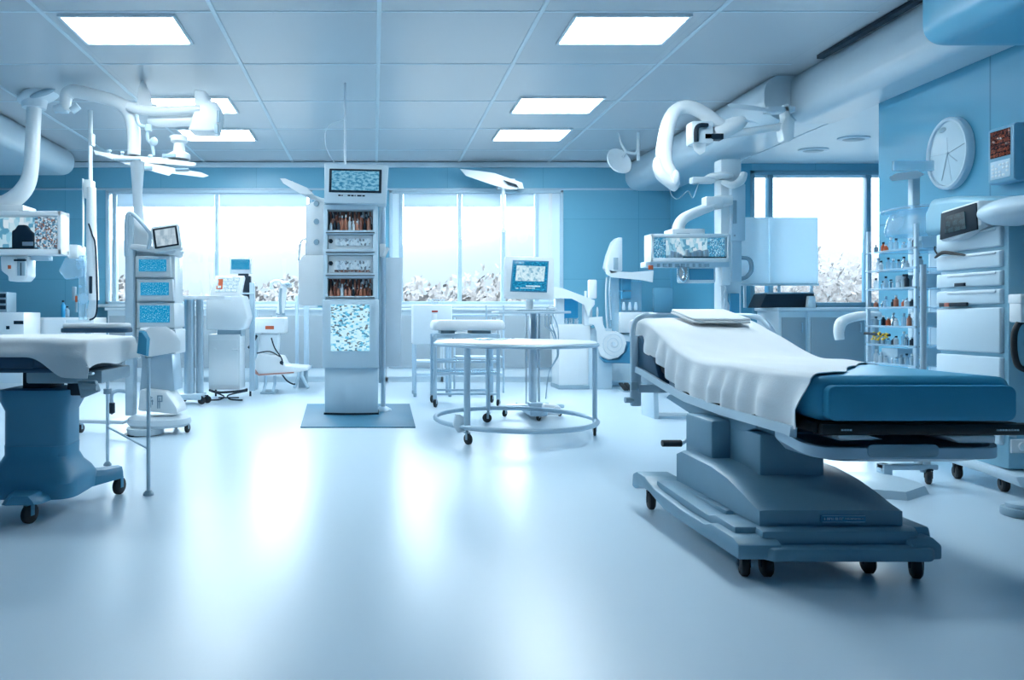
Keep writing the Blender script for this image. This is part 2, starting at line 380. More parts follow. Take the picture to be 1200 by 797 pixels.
struct(MB().lohi((XL - .2, -2.4, 0), (XR + .25, -2.2, H)).build('wall_front', M.setdefault('wall_f', mat('deep_blue_wall', (.03, .22, .38), .5))))  # unseen wall, its deep blue chosen to tint and dim the bounce
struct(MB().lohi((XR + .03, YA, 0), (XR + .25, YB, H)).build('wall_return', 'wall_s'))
AZ = 3.45                                                   # alcove ceiling
W3 = (PX(862, YA), 8.2); W3Z = (PZ(359, YA), PZ(200, YA))
w = MB(); w.lohi((XR + .25, YA, 0), (9.2, YA + .2, W3Z[0])); w.lohi((XR + .25, YA, W3Z[1]), (9.2, YA + .2, H))
w.lohi((XR + .25, YA, W3Z[0]), (W3[0] + .22, YA + .2, W3Z[1])); w.lohi((W3[1], YA, W3Z[0]), (9.2, YA + .2, W3Z[1]))
struct(w.build('wall_alcove', 'wall_b'))
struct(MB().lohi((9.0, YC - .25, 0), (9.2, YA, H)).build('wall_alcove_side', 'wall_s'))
struct(MB().lohi((XR + .25, YC - .25, 0), (9.0, YC, H)).build('wall_alcove_near', 'wall_b'))
struct(MB().lohi((XR, YC, AZ), (9.2, YA, AZ + .12)).build('ceiling_alcove', 'wtrim'))

# ceiling bars
g = MB()
for x in (-4.6, -3.1, -1.49, .05, 1.56, 3.2): g.lohi((x - .022, -2.2, H - .012), (x + .022, YB, H + .01), .004)
for y in (3.76, 5.06, 6.36, 7.68, 9.0, 10.32, 11.62): g.lohi((XL, y - .013, H - .006), (4.7, y + .013, H + .01))
struct(g.build('trim_1', 'wtrim'))
struct(MB().lohi((XL, YB - .07, H - .11), (4.62, YB, H - .02), .015).build('trim_2', 'wtrim'))           # cornice of the back wall
struct(MB().lohi((XL, YB - .02, WZ[1] + .0), (4.9, YB, WZ[1] + .035), .005).build('trim_3', 'wframe'))
# rounded soffits over the ducts, running front to back
def soffit(name, prof, y0, y1, m, r=0.06):
    """prof: section (x, z); ends rounded over r"""
    n = len(prof); cx = sum(p[0] for p in prof) / n; cz = sum(p[1] for p in prof) / n
    loops = []
    for k, (y, s) in enumerate(((y1, .82), (y1 - r * .3, .93), (y1 - r, 1), (y0 + r, 1), (y0 + r * .3, .93), (y0, .82))):
        loops.append([(cx + (x - cx) * (1 - (1 - s) * r / .3), y, cz + (z - cz) * (1 - (1 - s) * r / .3)) for x, z in prof])
    return struct(MB().hull(loops).build(name, m, angle=50))
def round_sec(x0, x1, z0, z1, r, left=True):
    pts = [(x1, z1), (x0 + .12, z1)]
    for i in range(9):
        a = PI / 2 + PI / 2 * (i / 8) if False else PI * .5 + PI * .5 * i / 8
        pts.append((x0 + r + r * math.cos(a), z1 - r * 0.9 + r * .9 * math.sin(a)))
    for i in range(9):
        a = PI + PI / 2 * i / 8
        pts.append((x0 + r + r * math.cos(a), z0 + r + r * math.sin(a)))
    pts.append((x1, z0)); return pts
soffit('trim_duct_far', round_sec(4.60, 5.46, 3.46, 4.03, .25), 8.05, 12.5, 'soffit')
soffit('trim_duct_middle', round_sec(4.92, 5.42, 3.44, 4.03, .16), 4.9, 8.1, 'soffit')
soffit('trim_duct_near', round_sec(4.38, 5.42, 3.30, 4.03, .16), -2.2, 5.46, 'soffit_d', .12)
sl = [(-x, z) for x, z in round_sec(5.12, 6.95, 3.58, 4.03, .22)]
soffit('trim_duct_left', sl, -2.2, 11.7, 'soffit')
tag(MB().lohi((4.80, 5.55, H - .05), (4.88, 7.4, H - .006), .006).build('ceiling_shadow_strip', 'dark'), 'long black strip for the shadow gap along the pale duct at upper right', 'vent')  # dark strip put in for the shadow gap beside the duct

# windows
def window(n, x0, x1, z0, z1, y, mull, m, blind_z, panes_dark=()):
    fr = MB(); t = .06
    for (a, b, c, d) in ((x0, x0 + t, z0, z1), (x1 - t, x1, z0, z1), (x0, x1, z0, z0 + t), (x0, x1, z1 - t, z1)): fr.lohi((a, y - .02, c), (b, y + .12, d), .008)
    f = struct(fr.build('window_%d' % n, m))
    xs = [x0 + t] + list(mull) + [x1 - t]
    for k in range(len(mull)): MB().lohi((mull[k] - .035, y - .015, z0 + t), (mull[k] + .035, y + .10, z1 - t), .008).build('mullion', m, f)
    for a, b in zip(xs, xs[1:]):
        MB().lohi((a + .02, y + .05, z0 + t), (b - .02, y + .058, z1 - t)).build('pane', 'glass', f)
        if blind_z: MB().lohi((a + .045, y + .02, blind_z), (b - .045, y + .028, z1 - t)).lohi((a + .045, y + .012, blind_z - .02), (b - .045, y + .034, blind_z), .006).build('roller_blind', 'blind', f)
    return f
BZ = PZ(241, YB)
f1 = window(1, W1[0], W1[1], WZ[0], WZ[1], YB, [PX(134, YB), PX(254, YB)], 'wframe', BZ)
f2 = window(2, W2[0], W2[1], WZ[0], WZ[1], YB, [PX(470, YB), PX(539, YB), PX(590, YB), PX(629, YB)], 'wframe', BZ)
sp = MB(); sp.lohi((PX(630, YB), YB + .0, WZ[0] + .06), (PX(656, YB), YB + .03, WZ[1] - .06), .004); sp.lohi((PX(457.5, YB), YB, WZ[0] + .06), (PX(469.5, YB), YB + .03, WZ[1] - .06), .004)
sp.build('side_panel', 'blind', f2)
MB().lohi((PX(643, YB), YB - .02, WZ[0] + .06), (PX(647, YB), YB, WZ[1] - .06), .004).build('panel_edge', 'white', f2)
f3 = window(3, W3[0] + .22, W3[1], W3Z[0], W3Z[1], YA, [PX(903, YA), PX(1018, YA)], 'wframe_d', None)
MB().lohi((W3[0] + .3, YA + .02, PZ(208, YA)), (W3[1] - .1, YA + .03, W3Z[1] - .05)).build('roller_blind', 'blind', f3)
struct(MB().lohi((W1[0] - .1, YB - .16, WZ[0] - .05), (W1[1] + .1, YB + .03, WZ[0]), .01).build('trim_4', 'wtrim'))
struct(MB().lohi((W2[0] - .1, YB - .16, WZ[0] - .05), (W2[1] + .1, YB + .03, WZ[0]), .01).build('trim_5', 'wtrim'))
struct(MB().lohi((XL, YB - .03, 0), (XR, YB, .12), .004).build('baseboard_back', 'wtrim'))
struct(MB().lohi((XR - .02, -2.2, 0), (XR, YC, .12), .004).build('baseboard_right', 'wtrim'))

# outdoors: pale ground, far hills, a line of trees
M['out_g'] = mat('dry_pale_grass', (0.11, 0.11, 0.10), 0.9)
M['out_h'] = mat('haze_tinted_hillside', (0.047, 0.053, 0.058), 0.9, var=0.06, scale=0.3)  # distance haze is put into this colour
M['out_t'] = mat('haze_tinted_foliage', (0.105, 0.097, 0.095), 0.9, var=0.12, scale=5)  # foliage tint carries the haze, no real mist outside
struct(MB().lohi((-120, YB + .3, -.4), (160, 200, -.3)).build('ground', 'out_g'))
def hill(u, v):
    x = -110 + 260 * u; y = 70 + 70 * v
    z = (13 + 6 * noise.noise(V((x * .022, 3.1, 0))) + 2 * noise.noise(V((x * .07, y * .05, 1)))) * math.sin(PI * min(1, v * 1.0)) ** .7
    return (x, y, z - .3)
struct(MB().grid(hill, 90, 16).build('hills', 'out_h'))
t = MB(); tb_ = t.bm
for i in range(34000):
    x = random.uniform(-26, 42); y = random.uniform(25, 34)
    tall = 2.3 + 1.3 * noise.noise(V((x * .22, y * .1, 2))) + .8 * noise.noise(V((x * .9, y * .5, 4))) + (1.2 if x > 14 else 0)
    c_ = V((x, y, -.3 + (tall + .3) * random.random() ** .7)); a_ = V((random.gauss(0, 1), random.gauss(0, 1), random.gauss(0, 1))).normalized() * random.uniform(.09, .20); b_ = a_.orthogonal().normalized() * random.uniform(.07, .14)
    tb_.faces.new([tb_.verts.new(c_ + q) for q in (a_, b_, -a_, -b_)])
tag(t.build('treeline', 'out_t', angle=179), 'pale hazy trees and bushes outside the windows', 'trees', kind='stuff')

# ceiling lights
def clight(x, D, lab, m='lampon'):
    y0, y1 = D - .31, D + .31; hw = .525
    o = thing('ceiling_light', (x, D, H), lab, 'ceiling light', 'ceiling light panels')
    fr = MB()
    for a in ((x - hw - .03, y0 - .03, x - hw, y1 + .03), (x + hw, y0 - .03, x + hw + .03, y1 + .03), (x - hw, y0 - .03, x + hw, y0), (x - hw, y1, x + hw, y1 + .03)):
        fr.lohi((a[0], a[1], H - .03), (a[2], a[3], H - .001), .006)
    fr.build('frame', 'paler', o)
    MB().lohi((x - hw, y0, H - .018), (x + hw, y1, H - .006)).build('diffuser', m, o)
    return o
XC = (-2.42, 2.44)
for x, sd in zip(XC, ('left', 'right')):
    for D, w in ((6.74, 'nearest the camera'), (9.13, 'second from the camera'), (10.6, 'nearest the windows')):
        clight(x, D, 'square lit ceiling panel in the %s row, %s' % (sd, w))

# one more row of panels added overhead, unseen, as fill light for the beds
for x, sd in zip(XC, ('left', 'right')): clight(x, 4.1, 'unseen fill light panel added overhead in line with the %s row' % sd, 'lampfill')
# cabinets under the windows, one by one, with the worktop above
def cabinet(x0, x1, y0, y1, zt, lab, grp, doors=1):
    o = thing('base_cabinet', ((x0 + x1) / 2, (y0 + y1) / 2, 0), lab, 'cabinet', grp)
    MB().lohi((x0, y0 + .03, .1), (x1, y1, zt)).lohi((x0 + .02, y0 + .09, 0), (x1 - .02, y1, .1)).build('body', 'wtrim', o)
    d = MB().lohi((x0 + .035, y0 + .005, .26), (x1 - .035, y0 + .029, zt - .09), .006).build('door', 'cab', o)
    MB().cyl((x1 - .1, y0 - .02, zt - .3), (x1 - .1, y0 - .02, zt - .16), .008, n=8).cyl((x1 - .1, y0 - .02, zt - .29), (x1 - .1, y0 + .01, zt - .29), .006, n=8).cyl((x1 - .1, y0 - .02, zt - .17), (x1 - .1, y0 + .01, zt - .17), .006, n=8).build('handle', 'steel', d)
    return o
Y0 = 12.02
ordn = ['first', 'second', 'third', 'fourth', 'fifth', 'sixth', 'seventh', 'eighth']
xs = [-4.70 + .985 * k for k in range(9)]
for k in range(8):
    cabinet(xs[k] + .004, xs[k + 1] - .004, Y0, YB - .035, 1.27, 'grey door base cabinet under the back windows, %s from the left' % ordn[k], 'base cabinets under the back windows')
tag(MB().lohi((xs[0] - .03, Y0 - .03, 1.272), (xs[8] + .03, YB - .17, 1.32), .008).build('worktop', 'wtrim', base=(0, Y0, 1.272)), 'long pale worktop on the grey cabinets under the back windows', 'worktop')
ya = 9.62
xa = [5.72, 6.13, 6.96, 7.79, 8.6]
for k in range(4):
    cabinet(xa[k] + .004, xa[k + 1] - .004, ya, YA - .005, 1.24, 'grey door base cabinet under the alcove window, %s from the left' % ordn[k], 'base cabinets under the alcove window')
tag(MB().lohi((5.68, ya - .03, 1.242), (8.66, YA - .005, 1.29), .008).build('worktop', 'wtrim', base=(7, ya, 1.242)), 'white worktop under the alcove window, carrying a black case', 'worktop')
# ================================================================== the bed at the right
def smooth(a, b, t):
    t = max(0, min(1, (t - a) / (b - a))); return t * t * (3 - 2 * t)
bed = thing('hospital_bed', (2.08, 3.55, 0), 'wheeled operating bed with white sheet and blue mattress at the right', 'hospital bed')
BX0, BX1, BY0, BY1 = 1.885, 2.745, 2.93, 5.22
def bx0(y): return BX0 + .09 * smooth(3.2, 5.0, y)
def mt(y): return .895 + .235 * smooth(4.05, 5.15, y)        # mattress top
def mbm(y): return .705 + .22 * smooth(4.1, 5.15, y)       # mattress underside
# mattress: rounded section swept along its length
loops = []
for k in range(25):
    u = k / 24; y = BY0 + (BY1 - BY0) * u; z0, z1 = mbm(y), mt(y)
    ins = 0.0
    if k == 0: ins = .03
    if k == 24: ins = .05
    yy = y
    loops.append([(x, yy, z) for x, z in rrect(BX1 - bx0(y) - 2 * ins, z1 - z0 - 2 * ins, .055 - ins * .6, 5, (bx0(y) + BX1) / 2, (z0 + z1) / 2)])
    if k == 0: loops.append([(x, y + .02, z) for x, z in rrect(BX1 - BX0, mt(y) - mbm(y), .055, 5, (BX0 + BX1) / 2, (z0 + z1) / 2)])
mb = MB().hull(loops); mattress = mb.build('mattress', 'vinyl', bed, angle=60)
# the raised panel on the foot end
MB().prism(rrect(.80, .15, .035, 5, (BX0 + BX1) / 2 + .012, .785), 'XZ', BY0 - .035, BY0 + .02, .008).build('end_panel', 'vinyl', mattress, angle=60)
# the sheet: hangs over the left side, folds to the hem
def sheet(u, v):
    W = BX1 - BX0 + .01; s0 = u * (.2 + W + .10) - .2
    y0 = BY0 + .012 + .85 * smooth(.02, W + .15, s0) + .012 * math.sin(u * 25)
    y = y0 + (5.24 - y0) * v
    top = mt(y) + .012; L = .205 - .05 * smooth(4.2, 4.9, y) - .05 * smooth(4.8, 5.2, y)   # hang of the left side
    s = u * (L + W + .10) - L
    fold = .016 * math.sin(y * 30 + 1.5 * math.sin(y * 7)) + .012 * noise.noise(V((y * 9, s * 3, 2)))
    if s < 0:
        d = -s; f = min(1, d / .12)
        x = bx0(y) - .012 - .022 * f - fold * f * 1.2 - .05 * f * smooth(4.6, 3.3, y) * d; z = top - .03 - d + (.012 * math.sin(y * 14) * f)
    elif s < .1:
        a = s / .1 * PI / 2; x = bx0(y) - .012 + .06 * (1 - math.cos(a)); z = top - .03 + .03 * math.sin(a)
    elif s < W - .05: x = bx0(y) + .048 + (s - .1); z = top
    else:
        d = s - (W - .05); x = min(bx0(y) + .048 + (s - .1), BX1 + .014); z = top - max(0, d - .01) * .9
    if s > 0: z += .005 * noise.noise(V((x * 6, y * 5, 0))) * min(1, s * 10) + .004 * math.sin(y * 10 + x * 5)
    return (x, y, z)
MB().grid(sheet, 70, 150, .004).build('sheet', 'sheet', bed, angle=80)
tag(MB(at((2.44, 4.96, mt(4.96) + .036), .0, .19)).lohi((-.20, -.19, -.006), (.20, .20, .012), .012, 3).lohi((-.195, -.185, .012), (.20, .20, .030), .012, 3).build('folded_pad', 'sheet', base=(2.44, 4.96, mt(4.96))), 'folded white pad lying on the raised head of the right bed', 'pad')
# rails and black deck under the mattress
d = MB(); dl = [[(x, y, z) for x, z in rrect(BX1 - bx0(y) + .03, .045, .015, 3, (bx0(y) + BX1) / 2 + .01, mbm(y) - .028)] for y in [BY0 - .0 + .24 * k for k in range(10)]]
d.hull(dl).box(((BX0 + BX1) / 2 + .04, BY0 - .005, .672), (.90, .05, .05), .012)
d.tube([(BX1 + .04, BY0, .67), (BX1 + .14, BY0 + .02, .672), (BX1 + .30, BY0 + .10, .69), (3.1, BY0 + .16, .70)], .011, 8, sm=4)
deck = d.build('deck', 'black', bed)
lb = MB()
for x0 in (BX0 + .10, BX1 - .10, BX1 - .05):
    for k in range(4): lb.lohi((x0 + .012 * k, BY0 - .0335, .668), (x0 + .012 * k + .008, BY0 - .029, .675))
lb.build('deck_mark', 'wtrim', deck)
r = MB()
for sx, xx in ((-1, BX0 - .055), (1, BX1 + .045)):
    r.hull([[(xx + (bx0(y) - BX0) * (1 if sx < 0 else 0) + a * 1.0, y, z + .655 + bz) for a, z in ((-.016, -.02), (.016, -.028), (.018, .018), (-.010, .024))] for y, bz in ((2.98, -.005), (3.02, .0), (3.6, .0), (4.1, .01), (4.5, .05), (4.85, .10), (5.02, .12))])
r.build('side_rail', 'pale', bed)
# foot tray under the deck
tr = MB()
def trl(s, z): return [(x, y, z + (.055 * (y - 3.2) / .34 if z > .59 else 0)) for x, y in rrect(.84 * s[0], .34 * s[1], .10 * min(s), 6, 2.275, 3.06)]
tr.hull([trl((.72, .7), .53), trl((.9, .92), .545), trl((1, 1), .60), trl((1, 1), .645), trl((.95, .9), .645), trl((.92, .86), .60), trl((.7, .6), .56)])
tray = tr.build('foot_tray', 'tubing', bed)
MB().prism(rrect(.30, .055, .02, 4, 2.24, .585), 'XZ', 2.886, 2.895, .003).build('tray_handle', 'grey', tray)
MB().prism([(2.44, .646), (2.66, .646), (2.655, .612), (2.50, .612)], 'XZ', 2.915, 3.15, .008).prism([(1.98, .65), (2.06, .662), (2.18, .628), (1.99, .622)], 'XZ', 2.915, 3.1, .006).build('tray_liner', 'white', tray)
# lifting column
c = MB(); c.lohi((1.90, 3.36, .36), (2.22, 3.72, .575), .015).lohi((1.80, 3.64, .36), (2.06, 3.95, .60), .02)
c.hull([[(1.95, 3.3, .575), (2.3, 3.3, .575), (2.3, 3.8, .575), (1.95, 3.8, .575)], [(1.86, 3.1, .65), (2.5, 3.1, .65), (2.5, 3.9, .65), (1.86, 3.9, .65)]])
c.build('column', 'hood', bed)
MB().prism([(3.4, .60), (3.52, .555), (4.05, .56), (4.45, .625), (4.4, .655), (3.4, .655)], 'YZ', 1.90, 1.99, .01).build('side_bracket', 'hood', bed)
# shell over the base: high at the back, falling in a curve to the front
pr = [(3.06, .215), (3.06, .285), (3.12, .30), (3.22, .335), (3.34, .37), (3.5, .395), (3.84, .405), (3.9, .38), (3.9, .215)]
sh = MB(); lo = []
for x, s in ((1.73, .94), (1.745, .985), (1.78, 1), (2.28, 1), (2.33, .985), (2.37, .93)):
    lo.append([(x, y if s == 1 else 3.48 + (y - 3.48) * (s * .02 + .98), .215 + (z - .215) * s) for y, z in pr])
sh.hull(lo); shell = sh.build('base_cover', 'hood', bed, angle=28)
pl = MB().prism(rrect(.20, .034, .006, 3, 2.10, .249), 'XZ', 3.052, 3.061, .002).build('name_plate', 'blue', shell)
# raised marks on the plate, a short word and a run of small signs
mk = MB(); x = 2.014
for k, wv in enumerate((.010, .008, .006, .009, .0, .008, .006, .009, .007, .0, .006, .006, .006, .007, .006, .006, .007, .006, .006, .006)):
    if wv:
        hh = .011 if k < 9 else .006
        mk.lohi((x, 3.0495, .249 - hh / 2), (x + wv * .28, 3.053, .249 + hh / 2)); mk.lohi((x, 3.0495, .249 + (hh / 2 - .0022) * (1 if k % 3 else -1)), (x + wv, 3.053, .249 + (hh / 2) * (1 if k % 3 else -.6)))
        if k % 2: mk.lohi((x + wv * .72, 3.0495, .249 - hh / 2), (x + wv, 3.053, .249 + hh / 2))
    x += wv + .0022 if wv else .006
mk.lohi((2.005, 3.0495, .2345), (2.195, 3.053, .236)).lohi((2.005, 3.0495, .262), (2.195, 3.053, .2635))
mk.build('plate_lettering', 'pale', pl)
# base: front beam and two long skids with raised shoulders
bs = MB()
bs.prism([(1.66, 3.0), (1.72, 2.93), (2.40, 2.93), (2.46, 2.98), (2.47, 3.10), (2.36, 3.34), (1.70, 3.34)], 'XY', .095, .155, .015)
bs.prism([(1.70, 2.99), (2.38, 2.99), (2.43, 3.05), (2.33, 3.34), (1.74, 3.34)], 'XY', .14, .215, .02)
for x0, x1 in ((1.575, 1.77), (2.33, 2.46)):
    bs.prism([(2.95, .10), (2.95, .165), (3.0, .185), (3.20, .187), (3.26, .165), (3.5, .165), (3.85, .185), (3.98, .225), (4.10, .225), (4.16, .20), (4.17, .12), (4.12, .115), (4.06, .15), (3.92, .15), (3.7, .10)], 'YZ', x0, x1, .012)
    bs.prism([(3.05, .18), (3.06, .212), (3.24, .215), (3.30, .195), (3.9, .22), (3.9, .15), (3.05, .15)], 'YZ', x0 + .04, x1 + .03, .01)
bs.lohi((1.7, 3.3, .12), (2.4, 3.9, .22), .02)
bs.build('base', 'hood', bed, angle=30)
for p, yw in (((1.645, 3.03), 1.2), ((1.74, 3.02), 1.35), ((2.22, 3.06), 1.3), ((2.385, 3.0), 1.1), ((1.66, 4.08), 1.4), ((2.42, 4.08), 1.4)):
    caster(bed, p, .052, .040, yw, 'dark', top=.14)
# pedal lever at the back of the column
lv = MB().cyl((1.93, 3.9, .53), (1.80, 4.0, .41), .012, n=10).cyl((1.80, 4.0, .41), (1.74, 4.0, .41), .01, n=10).build('lever', 'steel', bed)
MB().cyl((1.69, 4.0, .412), (1.80, 4.0, .412), .02, n=12).build('lever_grip', 'black', lv)
MB().lathe((1.84, 3.88, .555), [(0, -.02), (.028, -.02), (.028, .02), (0, .02)], 16, 'X').build('knob', 'black', bed)
# head end: post with its bent rail, and the far rail
ps = MB(); ps.lohi((1.88, 4.98, .50), (1.955, 5.02, 1.02), .012)
ps.lohi((1.93, 4.97, .60), (2.72, 5.03, .66), .01)
ps.lohi((2.0, 4.9, .66), (2.65, 5.14, .88), .02)
ps.tube([(1.90, 5.0, .98), (1.90, 5.0, 1.06), (1.93, 5.02, 1.13), (2.02, 5.06, 1.165), (2.20, 5.3, 1.165), (2.40, 5.33, 1.16)], .022, 12, sm=6, sc=(1, .7))
ps.tube([(2.62, 5.3, 1.16), (2.74, 5.2, 1.165), (2.84, 5.05, 1.15), (2.88, 4.95, 1.06), (2.90, 4.9, .93), (2.86, 4.86, .75)], .022, 12, sm=6, sc=(1, .7))
hp = ps.build('head_frame', 'tubing', bed)
islands(MB().lohi((1.87, 4.955, .62), (1.92, 4.98, .68), .006).lohi((1.95, 4.96, .76), (2.05, 4.99, .84), .008).cyl((1.84, 5, .545), (1.90, 5, .545), .022, n=12), 'clamp', 'grey', hp)
MB().prism([(4.6, .70), (5.0, .78), (5.06, .98), (4.98, 1.02), (4.7, .84)], 'YZ', 1.93, 2.0, .01).build('head_panel', 'navy', bed)

# low white step standing behind the head of the bed
st = thing('step_stool', (3.55, 7.9, 0), 'low white step frame on the floor behind the right bed', 'step stool')
MB().lohi((3.16, 7.7, .30), (3.98, 8.1, .335), .012).build('tread', 'paler', st)
for x in (3.20, 3.94):
    MB().prism([(x - .03, 0), (x + .03, 0), (x + .02, .30), (x - .04, .30)], 'XZ', 7.72, 8.08, .01).build('leg', 'pale', st)
MB().lohi((3.22, 7.72, .03), (3.92, 7.77, .075), .01).build('crossbar', 'paler', st)

# ================================================================== the bed at the left
lbd = thing('operating_table', (-1.98, 4.05, 0), 'operating table on a blue pedestal with white sheet, cut off at the left edge', 'operating table')
LX0, LX1, LY0, LY1 = -3.7, -1.60, 3.72, 4.52
MB().lohi((LX0, LY0 + .015, .87), (LX1 - .01, LY1 - .03, 1.02), .04, 4).build('mattress', 'navy', lbd, angle=60)
def lsheet(u, v):
    Lx = LX1 - LX0; tt_ = (Lx + .15) * v; x = LX0 + tt_; over = 0
    if tt_ > Lx:
        o_ = (tt_ - Lx) / .15; x = LX1 + .035 * math.sin(min(1, o_ / .35) * PI / 2); over = max(0, o_ - .2) / .8
    r_ = lsheet0(u, x); hang = .155 + .010 * math.sin(u * 13)
    low = max(0, min(1, (1.035 - r_[2]) / .15))
    return (x + .010 * math.sin(u * 16) * over + .02 * over, r_[1], r_[2] - over * hang * (1 - low))
def lsheet0(u, x):
    endf = smooth(LX1 - .28, LX1 - .02, x)
    L = .065 + .105 * smooth(LX1 - .30, LX1 - .08, x) ** 1.5; W = LY1 - LY0; s = u * (L + W + .1) - L
    top = 1.04 - .01 * smooth(LX1 - .25, LX1, x)
    fo = .012 * math.sin(x * 22 + 2 * math.sin(x * 5)) * smooth(LX1 - .9, LX1, x)
    if s < 0: return (x + .3 * s * smooth(LX1 - .6, LX1, x) * 0, LY0 - .01 - fo * min(1, -s / .05) - .02 * min(1, -s / .05), top - .04 + s)
    if s < .1:
        a = s / .1 * PI / 2; return (x, LY0 - .01 + .06 * (1 - math.cos(a)), top - .04 + .04 * math.sin(a))
    if s < W: return (x, LY0 + .05 + (s - .1), top + .006 * noise.noise(V((x * 4, s * 4, 5))))
    return (x, LY0 + .05 + min(s - .1, W - .07), top - (s - W) * .9)
MB().grid(lsheet, 60, 120, .006).build('sheet', 'sheet', lbd, angle=80)
d = MB(); d.lohi((LX0, LY0 + .03, .845), (LX1 - .05, LY1 - .03, .872), .008)
d.lohi((LX0, LY0 + .005, .87), (-1.86, LY0 + .03, .95), .015); deck2 = d.build('deck', 'navy', lbd)
MB().lohi((LX0, LY0 + .0, .822), (-2.12, LY0 + .04, .842), .006).lohi((-1.72, LY0 + .06, .83), (-1.56, LY0 + .10, .845), .006).build('side_rail', 'steel', lbd)
MB().lohi((-1.80, LY0 + .28, .69), (-1.71, LY0 + .38, .80), .012).build('control_box', 'dark', lbd)
MB().lohi((-2.0, LY0 + .20, .77), (-1.56, LY1 - .14, .846), .012).build('frame_block', 'grey', lbd)
islands(MB().prism([(-1.62, .70), (-1.52, .74), (-1.54, .80), (-1.64, .80)], 'XZ', LY0 + .05, LY0 + .09, .008).cyl((-1.6, LY0 + .03, .77), (-1.52, LY0 + .03, .765), .018, n=12), 'clamp', 'grey', lbd)
# pedestal
ped = MB()
def pq(x0, x1, y0, y1, z, r=.05): return [(x, y, z) for x, y in rrect(x1 - x0, y1 - y0, r, 4, (x0 + x1) / 2, (y0 + y1) / 2)]
ped.hull([pq(-2.17, -1.80, 3.97, 4.22, .22, .06), pq(-2.17, -1.80, 3.97, 4.22, .60, .06), pq(-2.19, -1.775, 3.95, 4.24, .66, .06), pq(-2.19, -1.775, 3.95, 4.24, .725, .06), pq(-2.15, -1.81, 3.98, 4.2, .735, .05)])
ped.build('pedestal', 'blue', lbd, angle=30)
MB().lohi((-2.06, 4.0, .72), (-1.90, 4.2, .845), .01).build('neck', 'dark', lbd)
b = MB()
def arm(p0, p1, w0, w1, z0, z1):
    a, c = V(p0), V(p1); d = (c - a).normalized(); s = V((-d.y, d.x, 0)); L = []
    for u in (0, .25, .5, .75, .93, 1):
        q = a.lerp(c, u); w = w0 + (w1 - w0) * u; zt = z0 + (z1 - z0) * smooth(0, .7, u); zb = .10 + .02 * u; k = .75 if u == 1 else 1
        L.append([q + s * w * k + V((0, 0, zb)), q - s * w * k + V((0, 0, zb)), q - s * w * k * .9 + V((0, 0, zt - .03)), q - s * w * .55 * k + V((0, 0, zt)), q + s * w * .55 * k + V((0, 0, zt)), q + s * w * k * .9 + V((0, 0, zt - .03))])
    b.hull(L)
def skirt(g_, z, r=.10): return pq(-2.17 - g_, -1.80 + g_ * .8, 3.97 - g_, 4.22 + g_, z, r)
b.hull([skirt(.10, .115), skirt(.10, .20), skirt(.075, .245), skirt(.035, .29), skirt(.012, .34), skirt(.005, .40, .07)])
arm((-1.98, 4.10, 0), (-1.65, 4.44, 0), .17, .065, .262, .185)
arm((-1.985, 4.15, 0), (-1.94, 3.74, 0), .19, .10, .262, .168)
arm((-1.98, 4.10, 0), (-2.9, 4.0, 0), .17, .10, .262, .19)
arm((-1.98, 4.10, 0), (-2.2, 4.5, 0), .17, .10, .262, .19)
b.build('base', 'blue', lbd, angle=32)
for p in ((-1.66, 4.43), (-1.925, 3.80), (-2.82, 4.0), (-2.18, 4.46)): caster(lbd, p, .055, .042, 1.3, 'blue', top=.15)

# second pad behind the sheet of the left table
ap = thing('arm_board', (PX(112, 4.75), 4.75, .9), 'white pad with a dark blue edge lying along the back of the left operating table', 'pad')
q = [(x, y) for x, y in rrect(.44, .26, .10, 6, PX(112, 4.75), 4.78)]
MB().prism(q, 'XY', 1.075, 1.11, .015).build('cushion', 'sheet', ap, angle=50)
MB().prism([(x, y) for x, y in rrect(.46, .27, .10, 6, PX(112, 4.75), 4.78)], 'XY', 1.045, 1.077, .008).build('tray', 'navy', ap)
MB().cyl((PX(100, 4.75), 4.8, .80), (PX(100, 4.75), 4.8, 1.05), .02).lohi((PX(96, 4.75), 4.506, .78), (PX(104, 4.75), 4.82, .81), .005).build('bracket', 'steel', ap)

# padded support on a thin pole in front of the left table
sd = thing('support_stand', (PX(174, 4.42), 4.42, 0), 'thin pole stand with a padded blue and white saddle beside the left table', 'support stand')
xp = PX(174, 4.42); x2 = PX(126, 5.3)
MB().cyl((xp, 4.42, 0.02), (xp, 4.42, PZ(412, 4.42)), .0125).build('pole', 'pale', sd)
MB().lathe((xp, 4.42, 0), [(0, 0), (.034, 0), (.034, .012), (.018, .03), (.0, .03)], 16).build('pole_foot', 'grey', sd)
MB().cyl((x2, 5.3, 0.02), (x2, 5.3, .74), .012).build('pole', 'pale', sd)
MB().lathe((x2, 5.3, 0), [(0, 0), (.03, 0), (.03, .012), (.016, .03), (.0, .03)], 16).build('pole_foot', 'grey', sd)
MB().lathe((x2, 5.3, PZ(454, 5.3) - .03), [(0, -.02), (.03, -.02), (.03, .02), (0, .02)], 14).build('pole_collar', 'grey', sd)
MB().cyl((x2, 5.3, .30), (xp, 4.42, .30), .008).build('crossbar', 'pale', sd)
cu = MB(); z = PZ(402, 4.42)
cu.hull([[(xp + dx + ox, 4.42 + oy, z + dz) for dx, dz in pts] for oy, ox, pts in (
    (-.10, .0, [(-.045, -.06), (.02, -.085), (.03, .0), (.01, .085), (-.025, .09)]),
    (-.02, .0, [(-.05, -.05), (.04, -.085), (.05, .0), (.02, .105), (-.04, .10)]),
    (.12, .03, [(-.05, -.03), (.09, -.07), (.10, .0), (.05, .105), (-.04, .10)]),
    (.20, .05, [(-.06, -.02), (.10, -.06), (.10, .0), (.06, .07), (-.02, .07)]))])
cu.build('saddle', 'white', sd, angle=60)
